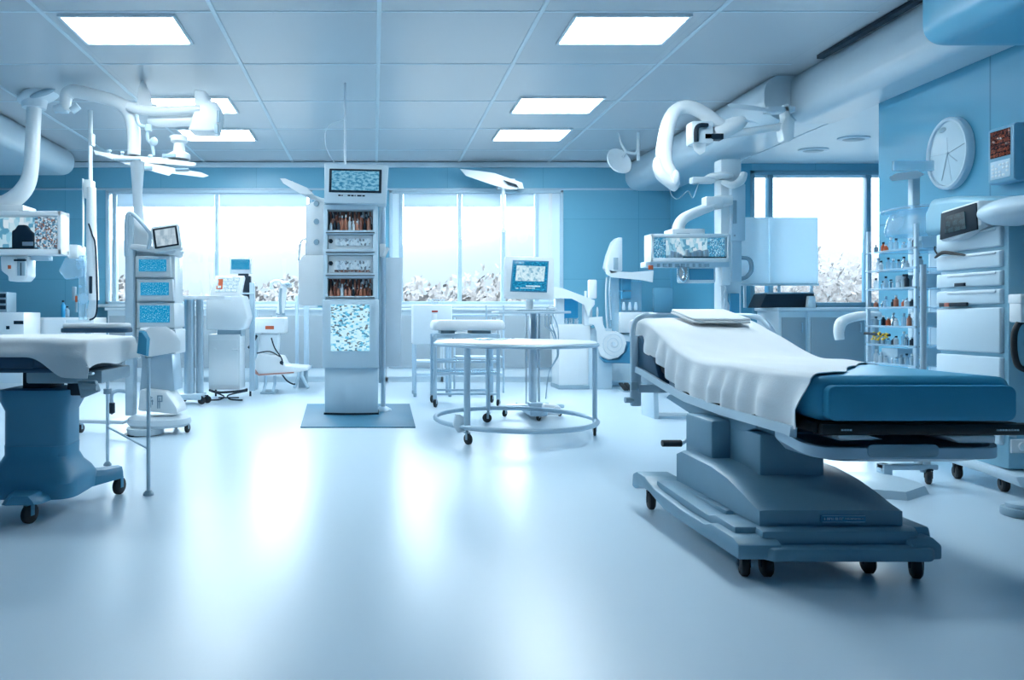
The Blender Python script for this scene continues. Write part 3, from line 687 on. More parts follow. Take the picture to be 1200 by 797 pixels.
MB().hull([[(xp + dx, 4.42 + oy, z + dz) for dx, dz in pts] for oy, pts in ((-.125, [(-.03, -.06), (.025, -.075), (.03, .03), (.0, .07), (-.02, .07)]), (-.09, [(-.04, -.06), (.03, -.08), (.04, .03), (.01, .085), (-.03, .085)]))]).build('side_pad', 'vinyl', sd, angle=60)
MB().lathe((xp, 4.42, PZ(414, 4.42)), [(0, -.03), (.02, -.03), (.026, 0), (.026, .02), (0, .02)], 14).build('clamp', 'grey', sd)
# ================================================================== tall instrument tower in the middle
D = 8.0; k = D / F
tw = thing('instrument_tower', (PX(412, D), 8.3, 0), 'tall pale instrument tower with stacked drawers on the dark floor mat', 'instrument tower')
mt_ = MB().prism([(PX(352, 7.1), 7.1), (PX(487, 7.1), 7.1), (PX(480, 9.0), 9.0), (PX(360, 9.0), 9.0)], 'XY', 0.0, .012, .003)
tag(mt_.build('floor_mat', 'mat', base=(PX(415, 8), 8, 0)), 'dark teal rectangular mat on the floor under the instrument tower', 'mat')
X0, X1 = PX(379, D), PX(443, D); Z1, Z0 = PZ(240, D), PZ(430, D)
def curvebox(x0, x1, y0, y1, z0, z1, bulge, n=10):
    pts = [(x1, y1), (x0, y1)] + [(x0 + (x1 - x0) * i / n, y0 - bulge * math.sin(PI * i / n)) for i in range(n + 1)]
    return pts
MB().prism(curvebox(X0 + .015, X1 - .0, D + .0, D + .5, 0, 0, .035), 'XY', .03, Z0 + .01, .006).build('pedestal', 'pale', tw, angle=30)
MB().prism(curvebox(X0 + .005, X1 + .01, D - .01, D + .51, 0, 0, .035), 'XY', 0.012, .035, .004).build('plinth', 'dark', tw, angle=30)
# carcass: back, sides, and shelves leaving four open bays
cz = [(PZ(246, D), PZ(270, D)), (PZ(275, D), PZ(292, D)), (PZ(299, D), PZ(320, D)), (PZ(326, D), PZ(347, D))]
c = MB(); c.lohi((X0, D + .16, Z0), (X1, D + .5, Z1), .008)
c.lohi((X0, D - .02, Z0), (X0 + .05, D + .17, Z1), .01); c.lohi((X1 - .06, D - .02, Z0), (X1, D + .17, Z1), .01)
prev = Z1
for a, b_ in cz:
    c.lohi((X0 + .02, D - .025, a), (X1 - .03, D + .17, prev), .008); prev = b_
c.lohi((X0 + .02, D - .02, Z0), (X1 - .03, D + .17, prev), .008)
body = c.build('carcass', 'pale', tw)
MB().prism(curvebox(X0 - .01, X1 + .01, D - .035, D + .0, 0, 0, .03), 'XY', Z0 - .01, PZ(351, D), .01).build('front_panel', 'pale', tw, angle=30)
MB().lohi((PX(388, D), D - .078, PZ(411, D)), (PX(433, D), D - .05, PZ(357, D)), .004).build('chart_screen', 'ui_chart', tw)
sl_ = MB()
for y in (273, 296, 323, 349): sl_.lohi((X0 + .03, D - .036, PZ(y, D) - .004), (X1 - .04, D - .024, PZ(y, D) + .004))
sl_.build('shelf_edge', 'dark', tw)
for i, (a, b_) in enumerate(cz):
    m = ('spk_comp', 'spk_port', 'spk_port', 'spk_comp')[i]
    if i in (1, 2):
        f = MB().lohi((X0 + .055, D + .02, b_ + .005), (X1 - .065, D + .10, a - .005), .006).build('connector_panel', 'white', tw)
        MB().lohi((X0 + .14, D + .010, b_ + .04), (X1 - .09, D + .021, (a + b_) / 2 + .04)).build('port_row', 'spk_port', f)
        if i == 2: MB().lohi((X0 + .13, D + .010, b_ + .012), (X1 - .09, D + .021, b_ + .036)).build('port_row', 'spk_comp', f)
        MB().lathe((X0 + .085, D + .012, (a + b_) / 2 + .01), [(0, -.01), (.028, -.01), (.028, .01), (0, .01)], 6, 'Y').build('dial', 'dark', f)
    else:
        MB().lohi((X0 + .055, D + .13, b_ + .004), (X1 - .065, D + .158, a - .004)).build('bay_back', 'spk_comp', tw)
# vials standing in the top and bottom bays
def vial(nm, m, lab, grp, h, r, capm):
    o = thing(nm, (0, 0, 0), lab, 'vial', grp)
    MB().lathe((0, 0, 0), [(0, 0), (r, 0), (r, h * .62), (r * .45, h * .74), (r * .45, h * .86), (0, h * .86)], 10).build('bottle', m, o)
    MB().lathe((0, 0, h * .84), [(0, 0), (r * .55, 0), (r * .55, h * .16), (0, h * .16)], 10).build('cap', capm, o)
    return o
for i, lab in ((0, 'small reddish brown vial in the topmost open bay of the central instrument tower'), (3, 'small reddish brown vial in the lowest open bay of the central instrument tower')):
    a, b_ = cz[i]; n = 11; first = None
    for row in range(2):
        for j in range(n):
            x = X0 + .085 + (X1 - X0 - .18) * (j + .35 * row) / (n - .6); h = (a - b_) * random.uniform(.45, .85); yy = D + .05 + .05 * row
            proto = vial('vial', random.choice(['amber', 'amber', 'brown', 'dark', 'copper', 'copper', 'paler']), lab, 'vials in the %s bay of the instrument tower' % ('top' if i == 0 else 'lowest'), h, .0175, random.choice(['white', 'dark', 'amber']))
            proto.location = (x, yy, b_ + .0005)
# monitor head, leaning a little
T = at((PX(415, D) + .01, D - .03, PZ(217, D)), .0, -.10, .02)
hw, hh = 37 * k, 23 * k
hd = MB(T).prism([(-hw + .02, -hh - .0), (hw + .0, -hh), (hw + .02, hh), (-hw + .01, hh + .01)], 'XZ', -.03, .12, .012).build('monitor_head', 'pale', tw)
MB(T).lohi((-.30, -.04, -.105), (.31, -.025, .175), .004).build('bezel', 'dark', hd)
MB(T).lohi((-.27, -.045, -.08), (.28, -.0395, .15)).build('screen', 'ui_mid', hd)
bt = MB(T)
for x, w_ in ((-.19, .03), (-.15, .012), (-.08, .03), (-.04, .03), (0, .012), (.03, .05), (.09, .03)): bt.lohi((x, -.036, -.148), (x + w_, -.028, -.132), .002)
bt.build('button_row', 'dark', hd)
MB().lohi((PX(403, D), D + .05, Z1 - .02), (PX(427, D), D + .25, Z1 + .06), .01).build('monitor_neck', 'grey', tw)
# pole, side screen and the conduit up to the ceiling
xp = PX(449, D + .35)
MB().cyl((xp, D + .35, .012), (xp, D + .35, PZ(232, D + .35)), .028).lathe((xp, D + .35, .012), [(0, 0), (.11, 0), (.10, .02), (.04, .05), (0, .05)], 20).build('side_pole', 'tubing', tw)
MB().lohi((PX(444, D), D + .1, PZ(450, D)), (PX(447, D), D + .3, PZ(240, D)), .004).build('side_cover', 'grey', tw)
MB().prism([(PX(452, D + .35), PZ(302, D + .35)), (PX(472, D + .35), PZ(302, D + .35)), (PX(469, D + .35), PZ(430, D + .35)), (PX(452, D + .35), PZ(430, D + .35))], 'XZ', D + .33, D + .36, .008).build('side_shield', 'milky', tw)
MB().lohi((PX(445, D), D + .05, PZ(300, D)), (PX(452, D), D + .2, PZ(285, D)), .01).cyl((PX(450, D), D + .04, PZ(300, D)), (PX(455, D), D + .04, PZ(290, D)), .02).build('pole_clamp', 'white', tw)
MB().cyl((PX(403, D), D + .3, Z1), (PX(403, D), D + .3, H), .014, n=10).tube([(PX(399, D), D + .3, PZ(196, D)), (PX(385, D), D + .3, PZ(176, D)), (PX(379, D), D + .3, PZ(160, D)), (PX(382, D), D + .3, PZ(140, D)), (PX(404, D), D + .3, PZ(130, D))], .006, 8, sm=6).build('ceiling_conduit', 'paler', tw)
# module on the left side with three round sockets and a small lamp on an arm
md = MB(); d2 = D + .15
md.prism([(PX(358, d2), PZ(299, d2)), (PX(358, d2), PZ(240, d2)), (PX(380, d2), PZ(232, d2)), (PX(380, d2), PZ(299, d2))], 'XZ', d2 - .02, d2 + .2, .01)
md.prism([(PX(350, d2), PZ(358, d2)), (PX(350, d2), PZ(306, d2)), (PX(356, d2), PZ(299, d2)), (PX(381, d2), PZ(299, d2)), (PX(381, d2), PZ(358, d2))], 'XZ', d2 - .03, d2 + .22, .015)
mo = md.build('side_module', 'white', tw)
so = MB()
for y in (239, 260, 284): so.lathe((PX(371, d2), d2 - .03, PZ(y, d2)), [(0, -.01), (.028, -.01), (.035, .012), (0, .012)], 14, 'Y')
so.build('socket', 'grey', mo)
la = MB(); la.tube([P(350, 306, d2), P(352, 285, d2), P(360, 279, d2), P(381, 272, d2)], .012, 8, sm=5)
la.tube([P(380, 236, d2), P(366, 231, d2), P(352, 222, d2), P(340, 215, d2)], [.035, .04, .05, .045], 10, sm=4, sc=(1, .6))
la.hull([[P(x, y, d2 + o) for x, y in ((328, 209), (334, 209), (360, 220), (368, 228), (352, 227), (332, 215))] for o in (-.09, .09)])
la.build('small_lamp', 'white', tw)

# ================================================================== round table on wheels
rt = thing('round_table', (1.38, 6.72, 0), 'round white instrument table on a wheeled ring base in the middle of the room', 'table')
cx, cy, R = 1.385, 6.72, .775
MB().lathe((cx, cy, PZ(401, 6.72)), [(0, -.012), (R - .02, -.012), (R, -.004), (R, .006), (R - .01, .012), (0, .012)], 56).build('tabletop', 'white', rt)
zt = PZ(401, 6.72)
MB().tube([(cx + (R + .006) * math.cos(a), cy + (R + .006) * math.sin(a), zt - .018) for a in [2 * PI * i / 56 for i in range(56)]], .017, 10, closed=True).build('table_rim', 'tubing', rt)
MB().tube([(cx + R * math.cos(a), cy + R * math.sin(a), .155) for a in [2 * PI * i / 56 for i in range(56)]], .024, 10, closed=True).build('base_ring', 'tubing', rt)
for a in (225, 352, 100):
    x, y = cx + R * .985 * math.cos(math.radians(a)), cy + R * .985 * math.sin(math.radians(a))
    MB().cyl((x, y, .13), (x, y, zt - .02), 0.022 if a != 225 else .030, n=14).build('leg', 'tubing', rt)
    caster(rt, (x, y), .05, .03, math.radians(a + 80), 'grey', top=.14)
MB().prism([(cx - .62, .10), (cx - .55, .12), (cx - .54, .22), (cx - .60, .27), (cx - .64, .27), (cx - .66, .16)], 'XZ', cy - .52, cy - .44, .008).build('foot_cover', 'paler', rt)
# instruments on the table
random.seed(3)
for i in range(7):
    x = PX(random.uniform(556, 600), 6.9); y = 6.75 + .28 * i / 6; a = random.uniform(-.5, .5); L = random.uniform(.12, .2)
    o = MB(at((x, y, zt + .0125), a)); o.tube([(-L / 2, 0, .006), (0, .004, .012), (L * .3, .0, .01), (L / 2, .012, .02)], [.004, .006, .008, .004], 8, sm=3)
    o.lathe((L / 2, .02, .012), [(.010, -.004), (.016, -.004), (.016, .004), (.010, .004)], 12)
    tag(o.build('surgical_instrument', 'chrome', base=(x, y, zt + .012)), 'shiny steel instrument in the small heap on the round white table', 'instrument', 'steel instruments heaped on the round table')

# ================================================================== computer trolley behind the round table
D = 7.95
ct = thing('computer_trolley', (PX(626, D), D, 0), 'white computer trolley with a lit blue screen behind the round table', 'computer trolley')
x = PX(625, D)
MB().lohi((x - .045, D - .05, .10), (x + .03, D + .05, PZ(366, D)), .01).lohi((x + .055, D - .02, .12), (x + .075, D + .02, PZ(366, D)), .005).lohi((x - .085, D + .02, .12), (x - .07, D + .04, PZ(366, D)), .005).build('column', 'steel', ct)
b = MB(); b.lohi((PX(585, D), D - .06, .10), (PX(660, D), D + .05, .14), .015).lohi((PX(612, D), D - .4, .05), (PX(632, D), D + .4, .12), .02).lohi((PX(618, D), D - .14, .03), (PX(640, D), D + .02, .17), .01)
bs_ = b.build('base', 'tubing', ct)
MB().prism([(PX(630, D), .04), (PX(648, D), .04), (PX(655, D), .08), (PX(650, D), .15), (PX(632, D), .17)], 'XZ', D - .2, D - .05, .02).lathe((PX(647, D), D - .21, .09), [(.02, -.01), (.05, -.01), (.05, .01), (.02, .01)], 16, 'Y').build('pedal', 'white', bs_)
for px, py in ((590, D - .05), (655, D - .02), (622, D - .36), (622, D + .36)): caster(ct, (PX(px, D), py), .042, .026, .8, 'steel', top=.11)
zs = PZ(366, D)
tb = MB(); tb.lohi((PX(580, D), D - .26, zs - .015), (PX(662, D), D + .24, zs + .012), .01); tray2 = tb.build('keyboard_tray', 'pale', ct)
kb = MB()
for r_ in range(4):
    for c_ in range(15): kb.lohi((PX(604, D) + c_ * .026, D - .20 + r_ * .034, zs + .026), (PX(604, D) + c_ * .026 + .021, D - .20 + r_ * .034 + .028, zs + .033), .002, 1)
kbb = tag(MB().lohi((PX(603, D) - .01, D - .22, zs + .0125), (PX(645, D), D - .05, zs + .026), .005).build('keyboard', 'grey', base=(PX(624, D), D - .1, zs + .0125)), 'slim grey keyboard on the tray of the computer trolley', 'keyboard')
kb.build('keys', 'pale', kbb)
T = at((PX(619.5, D), D - .02, PZ(326, D)), .10, -.04, .02)
mn = MB(T).prism(rrect(.575, .49, .03, 4), 'XZ', -.03, .05, .012).prism(rrect(.40, .34, .04, 4), 'XZ', .05, .14, .02).build('monitor', 'white', ct)
MB(T).prism([(-.235, -.165), (.205, -.165), (.225, .20), (-.205, .20)], 'XZ', -.034, -.026, .003).build('bezel', 'blue', mn)
MB(T).prism([(-.215, -.15), (.19, -.15), (.208, .185), (-.19, .185)], 'XZ', -.039, -.033, .001).build('screen', 'ui', mn)
MB(T).prism([(-.175, -.04), (.165, -.04), (.18, .135), (-.16, .14)], 'XZ', -.0405, -.0385).build('screen_page', 'ui_page', mn)
MB(T).lohi((-.12, -.0402, -.125), (.06, -.0385, -.118)).lohi((-.05, -.0402, -.105), (.12, -.0385, -.09)).lohi((-.17, -.0402, -.13), (-.14, -.0385, -.122)).build('screen_text', 'ui_pale', mn)
MB().cyl((PX(622, D), D + .06, zs), (PX(622, D), D + .06, PZ(345, D)), .045).lohi((PX(612, D), D - .04, zs + .012), (PX(632, D), D + .14, zs + .03), .006).build('monitor_stand', 'white', ct)
hs = MB()
for q, (dx, dy) in enumerate(((0, 0), (.02, .03), (-.02, .05), (.05, .02))):
    hs.tube([(PX(640, D) + dx, D - .1 + dy, zs - .02), (PX(642, D) + dx * 2, D - .05, zs - .16), (PX(650, D) + dx, D + dy, zs - .26 - dx), (PX(655, D), D + .02 + dy, .72), (PX(646, D), D + .1, .5), (PX(640, D), D + .02, .2)], .007, 8, sm=6)
hs.build('cable', 'tubing', ct)
# small heap of clear tubing beside the monitor
for i in range(3):
    pts = [(PX(650, D) + (.03 + .018 * i) * math.cos(a * 1.0 + i), D + .1 + (.03 + .018 * i) * math.sin(a + i), zs + .02 + (.007 - .002 * i) * a) for a in [j * .7 for j in range(14)]]
    tag(MB().tube(pts, .007, 8, sm=3).build('tubing_coil', 'milky', base=(PX(648, D), D + .1, zs + .012)), 'coil of clear tubing on the right end of the computer trolley tray', 'tubing', 'coiled tubing on the computer trolley')

# ================================================================== trolley with the white pad, and the tall white stand behind it
D = 8.7
tr = thing('pad_trolley', (PX(548, D), D + .25, 0), 'wheeled steel trolley under a thick white pad, behind the round table', 'trolley')
x0, x1 = PX(510, D), PX(584, D)
for x in (x0, x1):
    for y in (D + .02, D + .5):
        MB().lohi((x - .022, y - .022, .12), (x + .022, y + .022, PZ(392, D)), .006).build('leg', 'tubing', tr); caster(tr, (x, y), .055, .03, 1.1, 'steel', top=.14)
s = MB(); s.lohi((x0, D, PZ(396, D)), (x1, D + .52, PZ(391, D)), .006); s.build('frame_top', 'tubing', tr)
for y in (424, 437): MB().lohi((x0, D + .01, PZ(y, D) - .012), (x1, D + .51, PZ(y, D) + .01), .005).build('shelf', 'clear', tr)
s = MB(); 
for y in (D + .02, D + .5): s.lohi((x0, y - .014, PZ(462, D) - .014), (x1, y + .014, PZ(462, D) + .014), .004).lohi((x0, y - .012, PZ(424, D) - .016), (x1, y + .012, PZ(424, D) + .014), .004).lohi((x0, y - .012, PZ(438, D) - .016), (x1, y + .012, PZ(438, D) + .014), .004)
islands(s, 'crossbar', 'tubing', tr)
islands(MB().lohi((x0 + .08, D + .08, PZ(391, D)), (x0 + .26, D + .44, PZ(387.5, D))).lohi((x1 - .33, D + .08, PZ(391, D)), (x1 - .08, D + .44, PZ(387.5, D))), 'riser', 'grey', tr)
pd = MB(); q = lambda s_, z: [(x, y, z) for x, y in rrect(.93 * s_, .52 * s_, .06, 5, PX(550, D), D + .25)]
zb = PZ(387.3, D); pd.hull([q(.94, zb), q(.99, zb + .02), q(1, zb + .06), q(.985, zb + .10), q(.94, zb + .128), q(.85, zb + .134)])
tag(pd.build('examination_pad', 'sheet', base=(PX(550, D), D + .25, zb), angle=50), 'thick white padded cushion on the steel trolley behind the round table', 'pad')
D = 9.85
ws = thing('white_stand', (PX(507, D), D + .2, 0), 'pale box cabinet on four tall thin legs, left of the padded trolley', 'stand')
x0, x1 = PX(484, D), PX(530, D)
MB().lohi((x0, D, PZ(404, D)), (x1, D + .45, PZ(357, D)), .02).build('box', 'paler', ws)
MB().lohi((PX(506, D), D - .006, PZ(366, D)), (PX(513, D), D + .002, PZ(364, D)), .001).build('label', 'red', ws)
MB().lohi((PX(506.5, D), D - .006, PZ(376, D)), (PX(512, D), D + .002, PZ(368, D)), .002).build('switch', 'white', ws)
for x in (x0 + .03, x1 - .03):
    for y in (D + .03, D + .42):
        l = MB().cyl((x, y, .05), (x, y, PZ(402, D)), .022, n=12).build('leg', 'tubing', ws); MB().lathe((x, y, 0), [(0, 0), (.022, 0), (.025, .03), (.016, .10), (0, .10)], 12).build('leg_foot', 'grey', l)
MB().lohi((x0 + .03, D + .02, PZ(441, D)), (x1 - .03, D + .43, PZ(438, D)), .005).lohi((x0 + .03, D + .02, PZ(425, D)), (x1 - .03, D + .43, PZ(423, D)), .005).build('shelf', 'pale', ws)
bk = MB()
for z, r_ in ((.0, .06), (.035, .085), (.07, .11)): bk.tube([(PX(513, D) + r_ * 1.15 * math.cos(a), D + .2 + r_ * math.sin(a), PZ(357, D) + .006 + z) for a in [2 * PI * i / 24 for i in range(24)]], .0045, 6, closed=True)
for i in range(12):
    a = 2 * PI * i / 12; bk.cyl((PX(513, D) + .069 * math.cos(a), D + .2 + .06 * math.sin(a), PZ(357, D) + .006), (PX(513, D) + .126 * math.cos(a), D + .2 + .11 * math.sin(a), PZ(357, D) + .076), .003, n=6)
tag(bk.build('wire_basket', 'tubing', base=(PX(513, D), D + .2, PZ(357, D))), 'round wire basket on top of the pale box stand by the window', 'basket')
# a steel frame rack further back, right of it
D = 10.4
fr = thing('frame_rack', (PX(565, D), D, 0), 'thin steel frame rack standing behind the padded trolley', 'rack')
for px in (536, 580, 570, 590):
    y = D + (.0 if px in (570, 590) else .4)
    MB().cyl((PX(px, D), y, 0.0), (PX(px, D), y, PZ(358 if px in (570, 590) else 372, D)), .016, n=10).build('upright', 'tubing', fr)
MB().lohi((PX(528, D), D + .38, PZ(371, D)), (PX(590, D), D + .42, PZ(368, D)), .006).lohi((PX(535, D), D, PZ(420, D)), (PX(590, D), D + .4, PZ(418, D)), .004).lohi((PX(535, D), D, PZ(440, D)), (PX(590, D), D + .4, PZ(438, D)), .004).build('shelf', 'tubing', fr)
MB().lohi((PX(527, D), D + .36, PZ(373, D)), (PX(531, D), D + .44, PZ(366, D)), .01).build('end_cap', 'dark', fr)
# ================================================================== monitor tower beside the left table
D = 6.75; k = D / F
mt2 = thing('monitor_tower', (PX(180, D), D + .1, 0), 'monitor tower with three stacked blue readouts and a tilted screen, behind the left table', 'monitor tower')
MB().lohi((PX(147, D), D - .02, .18), (PX(157, D), D + .10, PZ(252, D)), .012).build('post', 'pale', mt2)
MB().tube([P(148, 300, D - .03), P(148, 262, D - .03), P(150, 251, D - .03), P(156, 251, D - .03), P(172, 268, D - .03), P(176, 276, D - .03), P(174, 292, D - .03)], .02, 10, sm=5).build('bracket_rim', 'pale', mt2)
MB().prism([(PX(149, D), PZ(293, D)), (PX(149, D), PZ(254, D)), (PX(156, D), PZ(254, D)), (PX(173, D), PZ(272, D)), (PX(173, D), PZ(291, D))], 'XZ', D, D + .1, .01).build('bracket', 'white', mt2)
MB().tube([P(163, 290, D + .15), P(163, 255, D + .15), P(161, 230, D + .15), P(161, 190, D + .15)], [.055, .052, .045, .07], 14).build('upper_pole', 'paler', mt2)
bd = MB()
for a, b_, x0, x1 in ((300, 325, 158, 199), (327, 353, 160, 202), (355, 384, 161, 204)):
    bd.prism([(PX(x0, D), PZ(b_, D)), (PX(x1 + 1, D), PZ(b_, D)), (PX(x1, D), PZ(a, D)), (PX(x0, D), PZ(a, D))], 'XZ', D, D + .36, .012)
bd.lohi((PX(157, D), D + .06, PZ(395, D)), (PX(203, D), D + .34, PZ(292, D)), .01)
bd.lohi((PX(162, D), D, PZ(415, D)), (PX(206, D), D + .36, PZ(386, D)), .012)
hs_ = bd.build('housing', 'white', mt2)
for i, (a, b_, x0, x1) in enumerate(((304, 318, 163, 195), (331, 346, 165, 198), (358, 378, 164, 199))):
    MB().lohi((PX(x0, D), D - .012, PZ(b_, D)), (PX(x1, D), D + .004, PZ(a, D)), .002).build('readout', 'ui_cyan', mt2)
g_ = MB()
for y in (326, 354, 385, 414): g_.lohi((PX(160, D), D - .008, PZ(y, D) - .005), (PX(204, D), D + .002, PZ(y, D) + .003))
g_.build('shadow_gap_trim', 'grey', mt2)
MB().prism([(PX(153, D), PZ(292, D)), (PX(205, D), PZ(300, D)), (PX(208, D), PZ(292, D)), (PX(155, D), PZ(286, D))], 'XZ', D - .04, D + .25, .01).build('head_shelf', 'white', mt2)
T = at(P(195, 279, D - .05), .05, -.12, -.16)
m_ = MB(T).prism(rrect(.27, .26, .02, 4), 'XZ', -.02, .06, .01).build('monitor', 'white', mt2)
MB(T).lohi((-.118, -.028, -.095), (.118, -.018, .105), .003).build('bezel', 'dark', m_)
MB(T).lohi((-.095, -.032, -.08), (.10, -.0275, .085)).build('screen', 'ui_grey', m_)
MB().prism([(PX(162, D), .42), (PX(203, D), .42), (PX(200, D), PZ(415, D)), (PX(165, D), PZ(415, D))], 'XZ', D + .04, D + .34, .01).build('lower_column', 'tubing', mt2)
cvr = MB(); cvr.prism([(PX(165, D), PZ(480, D)), (PX(212, D), PZ(484, D)), (PX(210, D), PZ(476, D)), (PX(198, D), PZ(458, D)), (PX(168, D), PZ(455, D))], 'XZ', D - .1, D + .25, .02)
cv = cvr.build('base_cover', 'white', mt2)
gl_ = MB(); y0 = D - .106
def bar(x0_, z0_, x1_, z1_): gl_.lohi((PX(x0_, D), y0, PZ(z0_, D)), (PX(x1_, D), y0 + .008, PZ(z1_, D)))
for a in ((178, 473, 179.2, 464), (178, 465.2, 182.5, 464), (178, 469, 183.5, 468), (182, 473, 183, 467), (180, 476, 181, 463),      # a square-shaped sign
          (188, 477, 189.3, 462), (188, 463.3, 194, 462), (193, 469, 194.2, 462), (188, 469.6, 194.2, 468.4), (190.4, 477, 191.4, 465)): bar(*a)
gl_.build('raised_lettering', 'grey', cv)
bp = MB(); bp.lathe((PX(184, D), D + .08, .10), [(0, -.03), (.27, -.03), (.30, 0), (.29, .05), (.24, .075), (0, .08)], 40, 'Z', (1.05, .85))
bp.prism([(PX(88, D), D - .05), (PX(150, D), D - .12), (PX(150, D), D + .05), (PX(88, D), D + .0)], 'XY', .11, .145, .01)
bp.lathe((PX(172, D), D - .03, .008), [(0, 0), (.17, 0), (.18, .06), (0, .07)], 32)
bp.build('base', 'paler', mt2)
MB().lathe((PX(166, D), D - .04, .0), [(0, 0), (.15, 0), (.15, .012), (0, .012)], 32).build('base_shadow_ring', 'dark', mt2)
for px, dy in ((217, .0), (92, -.02), (195, .25)): caster(mt2, (PX(px, D), D + .06 + dy), .045, .028, 1.3, 'grey', top=.11)
MB().tube([P(131, 474, D + .2), P(131, 462, D + .2), P(138, 458, D + .2), P(148, 459, D + .2)], .02, 10, sm=4).build('push_handle', 'tubing', mt2)
MB().lathe(P(131, 478, D + .2), [(0, -.07), (.032, -.05), (.032, .05), (0, .06)], 14).build('handle_grip', 'dark', mt2)

# slim T table
D = 9.1
tt = thing('overbed_table', (PX(226, D), D, 0), 'high narrow T shaped table on a silver column behind the monitor tower', 'table')
MB().lohi((PX(202, D), D - .2, PZ(351, D)), (PX(267, D), D + .25, PZ(347, D)), .01).build('tabletop', 'white', tt)
MB().cyl((PX(222, D), D, .12), (PX(222, D), D, PZ(351, D)), .07, n=20).cyl((PX(233, D), D + .05, .12), (PX(233, D), D + .05, PZ(351, D)), .05, n=20).build('column', 'steel', tt)
MB().lohi((PX(205, D), D - .12, .06), (PX(238, D), D + .2, .14), .02).build('base', 'pale', tt)
for px, dy in ((237, -.08), (241, .05), (207, -.06), (210, .15)): caster(tt, (PX(px, D), D + dy), .05, .032, .5, 'dark', top=.11)

# screen cart, white with bulging front
D = 9.6
sc_ = thing('screen_cart', (PX(265, D), D + .1, 0), 'white cart with a bulging front and a tilted touch screen before the left window', 'cart')
MB().lohi((PX(244, D), D + .02, PZ(457, D)), (PX(281, D), D + .40, PZ(392, D)), .012).build('body', 'white', sc_)
MB().lohi((PX(247, D), D + .012, PZ(452, D)), (PX(278, D), D + .03, PZ(398, D)), .006).cyl(P(272, 410, D), P(279, 410, D), .012, n=8).cyl(P(251, 409, D), P(253, 409, D), .012, n=8).build('door', 'white', sc_)
MB().prism([(PX(243, D), PZ(386, D)), (PX(243, D), PZ(352, D)), (PX(252, D), PZ(347, D)), (PX(286, D), PZ(346, D)), (PX(292, D), PZ(372, D)), (PX(288, D), PZ(384, D)), (PX(282, D), PZ(387, D))], 'XZ', D - .1, D + .42, .03, 3).build('bulging_front', 'white', sc_, angle=60)
MB().lohi((PX(254, D), D + .04, PZ(394, D)), (PX(282, D), D + .36, PZ(385, D))).build('neck', 'grey', sc_)
T = at(P(266, 335, D - .02), 0, -.35)
s_ = MB(T).prism([(-.23, -.16), (.20, -.16), (.24, .15), (-.17, .15)], 'XZ', -.02, .07, .012).build('screen_housing', 'white', sc_)
MB(T).prism([(-.15, -.10), (.15, -.10), (.18, .11), (-.12, .11)], 'XZ', -.027, -.019).build('touch_screen', 'ui_pale', s_)
d3 = MB(T)
for a in ((-.125, .075, -.055, .09), (-.12, .01, -.055, .025), (-.13, -.065, -.06, -.05), (-.075, -.06, -.055, .09), (-.14, -.06, -.125, -.01), (-.115, -.01, -.055, .075)): d3.lohi((a[0], -.032, a[1]), (a[2], -.0265, a[3]))
d3.build('orange_numeral', 'orange', s_)
b2 = MB().lohi((PX(264, D), D + .3, PZ(319, D)), (PX(290, D), D + .36, PZ(300, D)), .006).build('rear_monitor', 'paler', sc_)
MB().lohi((PX(266, D), D + .292, PZ(314, D)), (PX(288, D), D + .302, PZ(302, D)), .001).build('screen', 'ui_cyan', b2)
MB().lohi((PX(274, D), D + .31, PZ(325, D)), (PX(286, D), D + .37, PZ(316, D)), .004).lohi((PX(280, D), D + .3, PZ(350, D)), (PX(289, D), D + .38, PZ(322, D)), .004).build('monitor_mount', 'dark', sc_)
MB().lohi((PX(288, D), D + .28, .08), (PX(294, D), D + .36, PZ(330, D)), .006).cyl(P(284, 344, D + .2), P(298, 344, D + .2), .012, n=8).build('rear_post', 'tubing', sc_)
lg = MB(); lg.tube([P(245, 457, D), P(258, 460, D), P(283, 458, D), P(290, 456, D)], .016, 8, sm=3)
lg.tube([P(246, 458, D - .05), P(262, 464, D - .05), P(258, 468, D - .12), (PX(246, D - .2), D - .2, .012)], .011, 8, sm=4)
lg.tube([P(290, 458, D - .05), P(268, 463, D - .05), P(270, 468, D - .12), (PX(284, D - .2), D - .2, .012)], .011, 8, sm=4)
lg.tube([P(256, 466, D - .1), P(280, 466, D - .1)], .009, 8)
for x in (246, 288): lg.cyl((PX(x, D), D + .36, 0), (PX(x, D), D + .36, .14), .015, n=8)
lg.build('wire_leg', 'dark', sc_)

# examination unit with arm
D = 10.3
ex = thing('examination_unit', (PX(325, D), D + .1, 0), 'pale examination unit with padded seat and upright handle, in front of the left window', 'examination unit')
MB().lohi((PX(298, D), D, PZ(391, D)), (PX(334, D), D + .4, PZ(372, D)), .03).build('upper_box', 'white', ex)
MB().lohi((PX(311, D), D - .008, PZ(386, D)), (PX(321, D), D + .002, PZ(382, D)), .002).build('orange_label', 'orange', ex)
MB().tube([P(318, 339, D), P(318, 332, D), P(324, 329, D), P(333, 331, D)], .022, 10, sm=4).tube([P(328, 368, D), P(331, 352, D), P(333, 332, D)], [.06, .055, .05], 12).ell(P(335, 333, D - .02), (.09, .07, .05), 16, (0, .25, 0)).build('grip_handle', 'white', ex)
MB().tube([P(329, 368, D - .05), P(328, 350, D - .06), P(329, 338, D - .05)], .022, 8, sm=3).lohi((PX(324, D), D - .05, PZ(369.5, D)), (PX(334, D), D + .03, PZ(367, D)), .004).ell(P(337, 333, D - .09), (.035, .02, .022), 12).build('handle_inlay', 'grey', ex)
